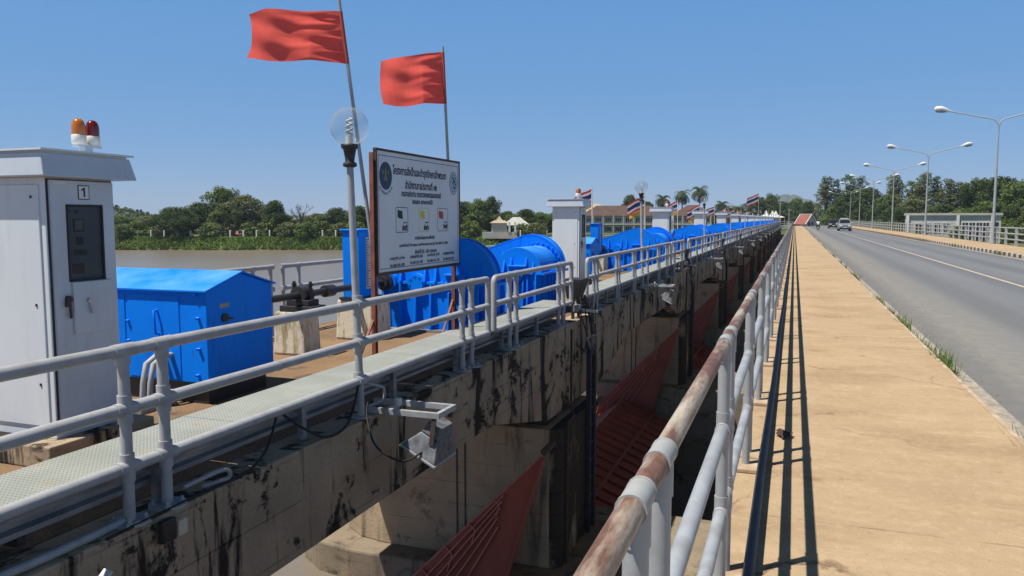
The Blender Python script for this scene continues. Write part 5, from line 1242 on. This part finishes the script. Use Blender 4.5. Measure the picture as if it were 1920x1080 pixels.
def gutter():
    rr = random.Random(31); vs = []; fs = []
    for i in range(5200):
        y = 4 + 100*rr.random()**1.5
        if math.sin(y*1.3)+math.sin(y*.47+1) < rr.uniform(-1.2, .9): continue
        y += rr.gauss(0,.05); p0 = Vector((1.70+abs(rr.gauss(0,.06)), y, -.17)); L = rr.uniform(.10,.27)*(.6+.4*math.sin(y*2.1)); o = len(vs); l = Vector((rr.gauss(0,.4)*L, rr.gauss(0,.4)*L, L)); w = .005+.003*rr.random()
        vs += [p0+Vector((-w,-w,0)), p0+Vector((w,w,0)), p0+l]; fs.append([o,o+1,o+2])
    me = D.meshes.new('gutter_grass'); me.from_pydata([tuple(v) for v in vs], [], fs); me.materials.append(M['weed'])
    o = D.objects.new('gutter_grass', me); COL.objects.link(o); tag(o, 'sparse short grass and seedlings along the gutter by the sidewalk', 'grass', kind='stuff')
    m = MB(); 
    for i in range(420):
        x = 1.72+abs(rr.gauss(0,.35)); y = 3+60*rr.random()**1.3; s_ = rr.uniform(.006,.018); m.ball((x,y,-.166), s_, 5, 3, (1,1.2,.5))
    tag(m.build('gutter_grit', M['stone']), 'loose grit and small stones along the road edge', 'grit', kind='stuff')
gutter()
m = MB(); rr = random.Random(2)
for i in range(5): m.quad((-.10+rr.uniform(-.02,.05), 6.15+i*.03, .012+.02*rr.random()), (-.02+rr.uniform(-.02,.06), 6.12+i*.03, .03*rr.random()+.01), (.01+.04*rr.random(), 6.19+i*.03, .04*rr.random()+.01), (-.06, 6.22+i*.03, .035))
o = m.build('dead_leaves', M['leafdry'], origin=(-.05, 6.2, .01)); tag(o, 'curled dead leaves beside the conduit pipe on the sidewalk', 'leaves')

# ------------------------------------------------------------------ far bank fence posts
def bank_posts():
    a = Vector((-141.5, 120.5, 0)); d = Vector((.94,.342,0)); proto = None
    for i in range(44):
        p = a + d*(2.75*i)
        if p.x > -46: break
        if i == 0:
            m = MB(); m.box(p.x-.13, p.x+.13, p.y-.13, p.y+.13, -2.6, -.85); m.frustum((p.x-.16,p.x+.16,p.y-.16,p.y+.16), -.85, (p.x-.05,p.x+.05,p.y-.05,p.y+.05), -.72)
            proto = m.build('fence_post', M['white_paint'], origin=(p.x,p.y,-2.3)); tag(proto, 'white concrete fence post on the far river bank', 'fence post', 'white fence posts along the far bank')
        else: dup(proto, (p.x, p.y, -2.3), 'white concrete fence post on the far river bank')
bank_posts()

# ------------------------------------------------------------------ buildings
def frame(u, z, rot=0.0):
    p = ground_at(u, z); return p
def place(t, u, z, gz, rz): t.location = (*ground_at(u, z).xy, gz); t.rotation_euler = (0, 0, rz)
CAMROT = math.atan2(.342, .94)
def two_storey(L, Dp, H, roofh, label, wall, roofm, nwin, hip=True):
    "local: x along the front, -y toward the viewer"
    t = thing('two_storey_house', (0,0,0), label, 'house')
    m = MB(); m.box(-L/2, L/2, 0, Dp, 0, H); m.build('wall', M[wall], t)
    ov = .9
    m = MB(); x0, x1, y0, y1 = -L/2-ov, L/2+ov, -ov, Dp+ov; hx = Dp/2 if hip else 0; cy = Dp/2
    m._add([(x0,y0,H-.1),(x1,y0,H-.1),(x1,y1,H-.1),(x0,y1,H-.1),(x0+hx,cy,H+roofh),(x1-hx,cy,H+roofh)], [[0,1,5,4],[1,2,5],[2,3,4,5],[3,0,4],[3,2,1,0]]); m.build('roof', M[roofm], t)
    m = MB(); m.box(-L/2-.3, L/2+.3, -1.1, .0, H*.5-.1, H*.5+.28); m.build('balcony', M['wall_cream'], t)
    for i in range(nwin):
        for z in (H*.12, H*.62):
            x = -L/2 + (i+.5)*L/nwin; w = L/nwin*.33
            m = MB(); m.box(x-w, x+w, -.06, .02, z, z+H*.27); f = m.build('window', M['white_paint'], t)
            m = MB()
            for q in (-1, 0, 1): m.box(x+q*w*.62-w*.26, x+q*w*.62+w*.26, -.075, -.061, z+.1, z+H*.27-.1)
            m.build('pane', M['glass_dark'], f)
    for i in range(nwin+1):
        x = -L/2 + i*L/nwin; m = MB(); m.box(x-.14, x+.14, -1.05, -.8, 0, H); m.build('column', M['wall_cream'], t)
    return t
h1 = two_storey(22, 9, 5.0, 2.7, 'long two storey house with brown hipped roof left of the second globe lamp', 'wall_green', 'roof_brown', 8); place(h1, 1168, 212, -2.4, R(13))
h2 = two_storey(10, 9, 5.0, 2.9, 'shorter two storey house with brown roof behind the third cabinet', 'wall_green', 'roof_brown', 4); place(h2, 1296, 214, -2.4, R(6))
h3 = two_storey(11, 8, 5.6, 3.0, 'house with a pale tan roof standing behind the long brown roofed house', 'wall_cream', 'roof_pale', 4); place(h3, 1108, 230, -2.4, CAMROT)
def shrine():
    t = thing('stone_shrine', (0,0,0), 'small pale stone pavilion with tiered roof on the far bank right of the sign', 'shrine')
    m = MB(); m.box(-3.6,3.6,-1.5,1.5,0,1.3); m.build('base_wall', M['wall_cream'], t)
    m = MB(); m.box(-1.7,1.5,-1.2,1.2,1.3,3.2); m.build('wall', M['wall_cream'], t)
    m = MB(); m.frustum((-2.1,1.9,-1.6,1.6),3.2,(-1.1,.9,-.8,.8),3.75); m.frustum((-.8,.6,-.55,.55),3.75,(-.15,-.05,-.05,.05),4.6); m.build('roof', M['roof_pale'], t)
    for x in (2.0, 3.2): m = MB(); m.box(x-.2,x+.2,-1.6,-1.2,1.3,3.4); m.build('pillar', M['white_paint'], t)
    place(t, 937, 161, -2.4, CAMROT); t.scale = (1.0,1,1.0)
shrine()
def pavilion():
    t = thing('dark_pavilion', (0,0,0), 'dark open pavilion with a grey hipped roof beside the stone shrine', 'pavilion')
    m = MB(); m.frustum((-3,3,-2,2),2.5,(-.8,.8,-.3,.3),4.2); m.build('roof', M['wall_grey'], t)
    for x in (-2.4,-.8,.8,2.4):
        m = MB(); m.box(x-.14,x+.14,-1.7,-1.4,0,2.5); m.build('post', M['bark'], t)
    m = MB(); m.box(-2.5,2.5,1.2,1.4,0,2.5); m.build('back_wall', M['dark'], t)
    place(t, 968, 166, -2.2, CAMROT)
pavilion()
def cottage(u, z, label):
    t = thing('red_roof_hut', (0,0,0), label, 'hut', 'red roofed huts on the far bank')
    m = MB(); m.box(-2.2,2.2,-1.5,1.5,0,1.3); m.build('wall', M['wall_cream'], t)
    m = MB(); m.prism([(-2.0,1.25),(0,2.35),(2.0,1.25)], 'x', -2.7, 2.7); m.build('roof', M['roof_red'], t); place(t, u, z, -2.6, CAMROT+.2); t.scale = (.75,.75,.8)
cottage(463, 166, 'red roofed hut among the bushes under the tall far bank trees'); cottage(238, 180, 'red roofed hut at the left end of the far bank beside cabinet 1')
def grey_building():
    t = thing('grey_building', (0,0,0), 'low flat roofed grey building with dark windows beyond the far fence', 'building')
    L, H = 10.2, 3.6
    m = MB(); m.box(-L/2, L/2, 0, 5, 0, H); m.build('wall', M['wall_grey'], t)
    m = MB(); m.box(-L/2-.15, L/2+.15, -.22, 5.2, H, H+.28); m.build('roof', M['wall_cream'], t)
    for x in (-L/2+.12, .55, L/2-.9): m = MB(); m.box(x-.16,x+.16,-.22,-.001,0,H); m.build('pilaster', M['white_paint'], t)
    for x, w, h0, h1 in ((-3.7,.38,1.5,2.6),(-2.7,.38,1.5,2.6),(-1.7,.38,1.5,2.6),(-.7,.38,1.5,2.6),(1.35,.30,.3,2.7),(2.1,.30,.3,2.7),(2.85,.30,.3,2.7),(3.55,.30,.3,2.7)):
        m = MB(); m.box(x-w-.06,x+w+.06,-.06,.01,h0-.06,h1+.06); f = m.build('window', M['white_paint'], t); m = MB(); m.box(x-w,x-.03,-.07,-.061,h0,h1); m.box(x+.03,x+w,-.07,-.061,h0,h1); m.build('pane', M['glass_dark'], f)
    m = MB(); m.box(4.6-.25,4.6+.25,-.05,.01,0,2.75); m.build('door', M['glass_dark'], t)
    place(t, 1783, 96, -1.5, R(-5))
grey_building()
def gate_hut():
    t = thing('gate_house', (0,0,0), 'small red roofed A frame gatehouse at the end of the sidewalk', 'hut')
    L, w, H = 3.4, 2.0, 2.65
    m = MB(); m.prism([(-w+.25,0),(w-.25,0),(w-.25,.5),(0,H-.15),(-w+.25,.5)], 'x', -L/2+.1, L/2-.1); m.build('wall', M['wall_grey'], t)
    m = MB()
    for s in (-1, 1): m._add([(-L/2,s*w,.35),(L/2,s*w,.35),(L/2,0,H),(-L/2,0,H),(-L/2,s*w,.47),(L/2,s*w,.47),(L/2,0,H+.12),(-L/2,0,H+.12)], [[0,1,2,3],[7,6,5,4],[0,4,5,1],[1,5,6,2],[2,6,7,3],[3,7,4,0]])
    r = m.build('roof', M['roof_red'], t)
    m = MB()
    for x in (-L/2-.05, L/2+.05):
        for s in (-1, 1): m.bar((x,s*w,.42),(x,0,H+.10),.16,.2)
    m.box(-L/2-.1,L/2+.1,-.1,.1,H+.10,H+.22); m.build('trim', M['white_paint'], r)
    m = MB(); m.box(L/2-.1,L/2-.08,-1.0,-.35,0,1.0); m.build('door', M['dark'], t)
    m = MB(); m.box(L/2-.1,L/2-.08,.1,.7,.2,1.0); m.build('window', M['glass_dark'], t)
    t.location = (2.55, YE+1.6, -.05); t.rotation_euler = (0,0,R(-43))
gate_hut()
# tents, poles and the little footbridge at the far end
tp = None
for i, (u, z) in enumerate(((1434,236),(1446,243),(1452,250))):
    lab = 'white peaked canopy tent near the far end of the dam, %s from the left' % ORD[i]
    if tp is None:
        tp = thing('canopy_tent', (0,0,-1.5), lab, 'tent', 'white canopy tents'); m = MB()
        m._add([(-2.2,-2.2,2.7),(2.2,-2.2,2.7),(2.2,2.2,2.7),(-2.2,2.2,2.7),(-.6,-.6,3.5),(.6,-.6,3.5),(.6,.6,3.5),(-.6,.6,3.5),(0,0,4.9)], [[0,1,5,4],[1,2,6,5],[2,3,7,6],[3,0,4,7],[4,5,8],[5,6,8],[6,7,8],[7,4,8],[3,2,1,0]]); tp['_o'] = (0,0,0); m.build('roof', M['tent'], tp)
        m = MB(); m.box(-2.2,2.2,2.1,2.15,.3,2.7); m.box(-2.2,-2.15,-2.2,2.2,.3,2.7); m.build('side_wall', M['tent'], tp)
        for sx in (-1,1):
            for sy in (-1,1): m = MB(); m.tube((sx*2.1,sy*2.1,0),(sx*2.1,sy*2.1,2.7),.05,6); m.build('leg', M['white_paint'], tp)
        place(tp, u, z, -.6, 0)
    else: dup(tp, (*ground_at(u, z).xy, -.6), lab, .2*i)
for i, (u, z, v) in enumerate(((1460,246,379),(1477,240,391),(906,165,398))):
    p = ground_at(u, z); top = EYE+(410-v)/1450*z; m = MB(); m.tube((p.x,p.y,-2.5),(p.x,p.y,top),.13,8,.09); m.bar((p.x-.7,p.y,top-.5),(p.x+.7,p.y,top-.5),.09,.09)
    tag(m.build('utility_pole', M['wall_cream'], origin=(p.x,p.y,-2.4)), ('concrete utility pole over the far end of the dam, left one','shorter concrete utility pole left of the red roofed hut','utility pole on the far bank beside the stone shrine')[i], 'utility pole')
t = thing('footbridge', (-4, 240, -.2), 'small grey footbridge between the far end of the dam and the road', 'footbridge')
m = MB(); m.box(-7.5,-.5,238,240,-.55,-.2); m.build('deck', M['wall_grey'], t)
for y in (238.05, 239.95):
    m = MB()
    for z in (.3,.8): m.tube((-7.5,y,z),(-.5,y,z),.04,6)
    for x in np.arange(-7.4,-.4,1.15): m.tube((x,y,-.2),(x,y,.8),.04,6)
    m.build('handrail', M['pipe_light'], t)

# ------------------------------------------------------------------ vehicles
def car(name, x, y, label, cat, paint, W_=1.84, H_=1.80, L_=4.7, rack=True):
    "front faces -y (toward the camera)"
    t = thing(name, (x, y, -.17), label, cat); t['_o'] = (0,0,0)
    w = W_/2
    def sect(y_, hw, z0, z1, tz): return [(-hw*.96,y_,z0),(-hw,y_,(z0+z1)/2),(-hw*tz,y_,z1),(hw*tz,y_,z1),(hw,y_,(z0+z1)/2),(hw*.96,y_,z0)]
    def loft(secs, nm, mat, bev=.03):
        m = MB(); n = len(secs[0]); vs = [p for s in secs for p in s]
        m._add(vs, [list(range(n))[::-1], [len(vs)-n+i for i in range(n)]] + [[i*n+k,i*n+(k+1)%n,(i+1)*n+(k+1)%n,(i+1)*n+k] for i in range(len(secs)-1) for k in range(n)]); return m.build(nm, mat, t, bevel=bev)
    body = loft([sect(-L_/2,w*.84,.42,.86,.92), sect(-L_/2+.18,w*.97,.34,.98,.94), sect(-L_/2+1.15,w,.30,1.10,.95), sect(L_/2-.6,w,.30,1.08,.95), sect(L_/2,w*.92,.42,1.02,.92)], 'body', M[paint], .04)
    loft([[(-w*.93,-L_/2+.95,1.05),(-w*.93,-L_/2+.95,1.06),(w*.93,-L_/2+.95,1.06),(w*.93,-L_/2+.95,1.05)], [(-w*.93,-L_/2+1.1,1.05),(-w*.92,-L_/2+1.1,1.16),(w*.92,-L_/2+1.1,1.16),(w*.93,-L_/2+1.1,1.05)],
          [(-w*.94,-L_/2+1.8,1.05),(-w*.74,-L_/2+1.8,H_-.03),(w*.74,-L_/2+1.8,H_-.03),(w*.94,-L_/2+1.8,1.05)], [(-w*.93,L_/2-.5,1.05),(-w*.74,L_/2-.6,H_),(w*.74,L_/2-.6,H_),(w*.93,L_/2-.5,1.05)],
          [(-w*.93,L_/2-.15,1.03),(-w*.8,L_/2-.3,H_-.35),(w*.8,L_/2-.3,H_-.35),(w*.93,L_/2-.15,1.03)]], 'cabin', M[paint], .03)
    m = MB(); m._add([(-w*.80,-L_/2+1.13,1.20),(w*.80,-L_/2+1.13,1.20),(w*.68,-L_/2+1.70,H_-.12),(-w*.68,-L_/2+1.70,H_-.12),(-w*.80,-L_/2+1.17,1.20),(w*.80,-L_/2+1.17,1.20),(w*.68,-L_/2+1.74,H_-.12),(-w*.68,-L_/2+1.74,H_-.12)], [[0,1,2,3],[7,6,5,4],[0,4,5,1],[1,5,6,2],[2,6,7,3],[3,7,4,0]])
    for v in range(len(m.v)): m.v[v] = (m.v[v][0], m.v[v][1]-.035, m.v[v][2]+.02)
    m.build('windscreen', M['glass_dark'], t)
    for s in (-1, 1):
        m = MB(); m._add([(s*w*.945,-L_/2+1.75,1.16),(s*w*.945,L_/2-.9,1.16),(s*w*.78,L_/2-.95,H_-.13),(s*w*.78,-L_/2+2.0,H_-.13)], [[0,1,2,3]]); m._add([(s*w*.90,-L_/2+1.75,1.16),(s*w*.90,L_/2-.9,1.16),(s*w*.73,L_/2-.95,H_-.13),(s*w*.73,-L_/2+2.0,H_-.13)], [[3,2,1,0]]); m.build('side_window', M['glass_dark'], t)
        m = MB(); m.box(s*w*.62-.2, s*w*.62+.2, -L_/2-.005, -L_/2+.2, .74, .92); m.build('headlight', M['headlight'], t, bevel=.03)
        m = MB(); m.ball((s*(w+.12), -L_/2+1.5, 1.14), .13, 10, 8, (1.0,.6,.75)); m.build('side_mirror', M[paint], t)
        for yy in (-L_/2+.92, L_/2-.95):
            m = MB(); m.disc((s*(w-.24), yy, .37), .37, 'x', 0 if s > 0 else -.24, .24 if s > 0 else 0, 20); wh = m.build('wheel', M['rubber'], t, bevel=.03)
            m = MB(); m.disc((s*(w+.005), yy, .37), .22, 'x', -.02, .01, 14); m.build('rim', M['galv'], wh)
    m = MB(); m.box(-w*.36, w*.36, -L_/2-.02, -L_/2+.05, .68, .84); m.build('grille', M['dark'], t)
    m = MB(); m.box(-w*.80, w*.80, -L_/2-.04, -L_/2+.12, .42, .54); m.build('air_intake', M['dark'], t)
    m = MB(); m.box(-.24, .24, -L_/2-.06, -L_/2-.02, .52, .64); m.build('number_plate', M['white_paint'], t)
    m = MB(); m.box(-w*.86, w*.86, -L_/2+.1, L_/2-.1, .24, .36); m.build('underbody', M['dark'], t)
    if rack: m = MB(); m.box(-w*.62, w*.62, -.35, .35, H_+.01, H_+.13); m.build('roof_sign', M['white_paint'], t, bevel=.03)
    return t
car('silver_car', 7.15, 128.5, 'silver sports utility car with a white roof box driving toward the camera', 'car', 'silver')
car('dark_car', 6.85, 158, 'dark plum coloured car following behind the silver car', 'car', 'carblack', 1.80, 1.66, 4.6, False)
def motorbike(x, y):
    t = thing('motorcycle', (x, y, -.17), 'small motorcycle ridden away from the camera in the near lane', 'motorcycle'); t['_o'] = (0,0,0)
    for yy in (-.62, .62):
        m = MB(); pts = [(0, yy+.235*math.cos(a), .29+.235*math.sin(a)) for a in np.linspace(0, 2*math.pi, 21)]; m.path(pts, .05, 8, False); wh = m.build('wheel', M['rubber'], t)
        m = MB(); m.disc((0,yy,.29), .19, 'x', -.015, .015, 16); m.build('rim', M['galv'], wh)
    m = MB(); m.path([(0,-.75,.62),(0,-.4,.60),(0,.0,.50),(0,.35,.55),(0,.50,.88)], [.10,.15,.13,.10,.07], 10); m.build('body', M['galv'], t)
    m = MB(); m.path([(0,-.72,.74),(0,-.3,.78),(0,.15,.74)], [.09,.14,.09], 10); m.build('seat', M['rubber'], t)
    m = MB(); m.path([(-.34,.36,1.0),(-.15,.50,.98),(0,.53,.95),(.15,.50,.98),(.34,.36,1.0)], .018, 6); m.build('handlebar', M['dark'], t)
    m = MB(); m.tube((0,.52,.92),(0,.64,.30),.035,8); m.build('fork', M['dark'], t)
    m = MB(); m.box(-.10,.10,-.86,-.78,.60,.72); m.build('tail_light', M['reddome'], t)
    m = MB(); m.box(-.10,.10,-.84,-.81,.44,.58); m.build('number_plate', M['white_paint'], t)
    for s in (-1,1): m = MB(); m.ball((s*.36,.42,1.16),.055,8,6,(1,.4,.8)); m.build('mirror', M['dark'], t)
def rider(x, y):
    pts = {'pel':(0,-.22,.84),'wai':(0,-.20,1.02),'che':(0,-.12,1.24),'nec':(0,-.06,1.42),'hea':(0,-.03,1.55),'top':(0,-.02,1.66),
           'shl':(-.18,-.10,1.36),'ell':(-.33,.06,1.14),'hal':(-.33,.33,1.03),'fil':(-.31,.40,1.00),'shr':(.18,-.10,1.36),'elr':(.33,.06,1.14),'har':(.33,.33,1.03),'fir':(.31,.40,1.00),
           'hil':(-.12,-.18,.82),'knl':(-.22,.26,.72),'anl':(-.20,.10,.30),'tol':(-.20,.26,.26),'hir':(.12,-.18,.82),'knr':(.22,.26,.72),'anr':(.20,.10,.30),'tor':(.20,.26,.26)}
    ra = {'pel':.15,'wai':.14,'che':.17,'nec':.06,'hea':.10,'top':.08,'shl':.075,'ell':.05,'hal':.035,'fil':.025,'shr':.075,'elr':.05,'har':.035,'fir':.025,'hil':.10,'knl':.07,'anl':.045,'tol':.04,'hir':.10,'knr':.07,'anr':.045,'tor':.04}
    ed = [('pel','wai'),('wai','che'),('che','nec'),('nec','hea'),('hea','top'),('che','shl'),('shl','ell'),('ell','hal'),('hal','fil'),('che','shr'),('shr','elr'),('elr','har'),('har','fir'),('pel','hil'),('hil','knl'),('knl','anl'),('anl','tol'),('pel','hir'),('hir','knr'),('knr','anr'),('anr','tor')]
    def skin(keys, grow, name, mat, parent, loc):
        ks = [k for k in pts if k in keys]; me = D.meshes.new(name); me.from_pydata([pts[k] for k in ks], [(ks.index(a), ks.index(b)) for a, b in ed if a in ks and b in ks], [])
        o = D.objects.new(name, me); COL.objects.link(o); md = o.modifiers.new('skin', 'SKIN'); sv = me.skin_vertices[0].data if me.skin_vertices else None
        if sv is None:
            bpy.context.view_layer.objects.active = o; bpy.ops.mesh.customdata_skin_add(); sv = me.skin_vertices[0].data
        for i, k in enumerate(ks): sv[i].radius = (ra[k]*grow, ra[k]*grow); sv[i].use_root = (i == 0)
        o.modifiers.new('sub', 'SUBSURF').levels = 2; o.modifiers['sub'].render_levels = 2
        dg = bpy.context.evaluated_depsgraph_get(); nm = D.meshes.new_from_object(o.evaluated_get(dg)); nm.name = name; nm.materials.clear(); nm.materials.append(M[mat])
        nm.polygons.foreach_set('use_smooth', [True]*len(nm.polygons)); o.modifiers.clear(); o.data = nm
        if parent: o.parent = parent
        else: o.location = loc
        return o
    p = skin(set(pts), 1.0, 'person', 'skin', None, (x, y, -.17)); tag(p, 'rider in a white shirt, dark trousers and dark helmet on the motorcycle', 'person')
    skin({'pel','wai','che','shl','ell','shr','elr'}, 1.13, 'shirt', 'shirt', p, None)
    skin({'pel','hil','knl','anl','hir','knr','anr'}, 1.14, 'trousers', 'trouser', p, None)
    p['_o'] = (0,0,0)
    m = MB(); m.ball((0,-.03,1.60), .155, 16, 12, (1,1.1,1.05)); m.build('helmet', M['carblack'], p)
motorbike(3.5, 131); rider(3.5, 131)

# ------------------------------------------------------------------ haze
m = MB(); m.box(-4200, 4200, -1200, 4200, -15, 135)
hz = m.build('haze', M['hill'], None); hz.data.materials.clear()
hm = D.materials.new('warm_day_haze'); hm.use_nodes = True; nt = hm.node_tree; nt.nodes.remove(nt.nodes['Principled BSDF'])
pv = nt.nodes.new('ShaderNodeVolumePrincipled'); pv.inputs['Color'].default_value = (.72, .84, 1.0, 1); pv.inputs['Density'].default_value = .00019
nt.links.new(pv.outputs[0], nt.nodes['Material Output'].inputs['Volume']); hz.data.materials.append(hm); tag(hz, kind='stuff')

for o in D.objects:
    if '_o' in o: del o['_o']
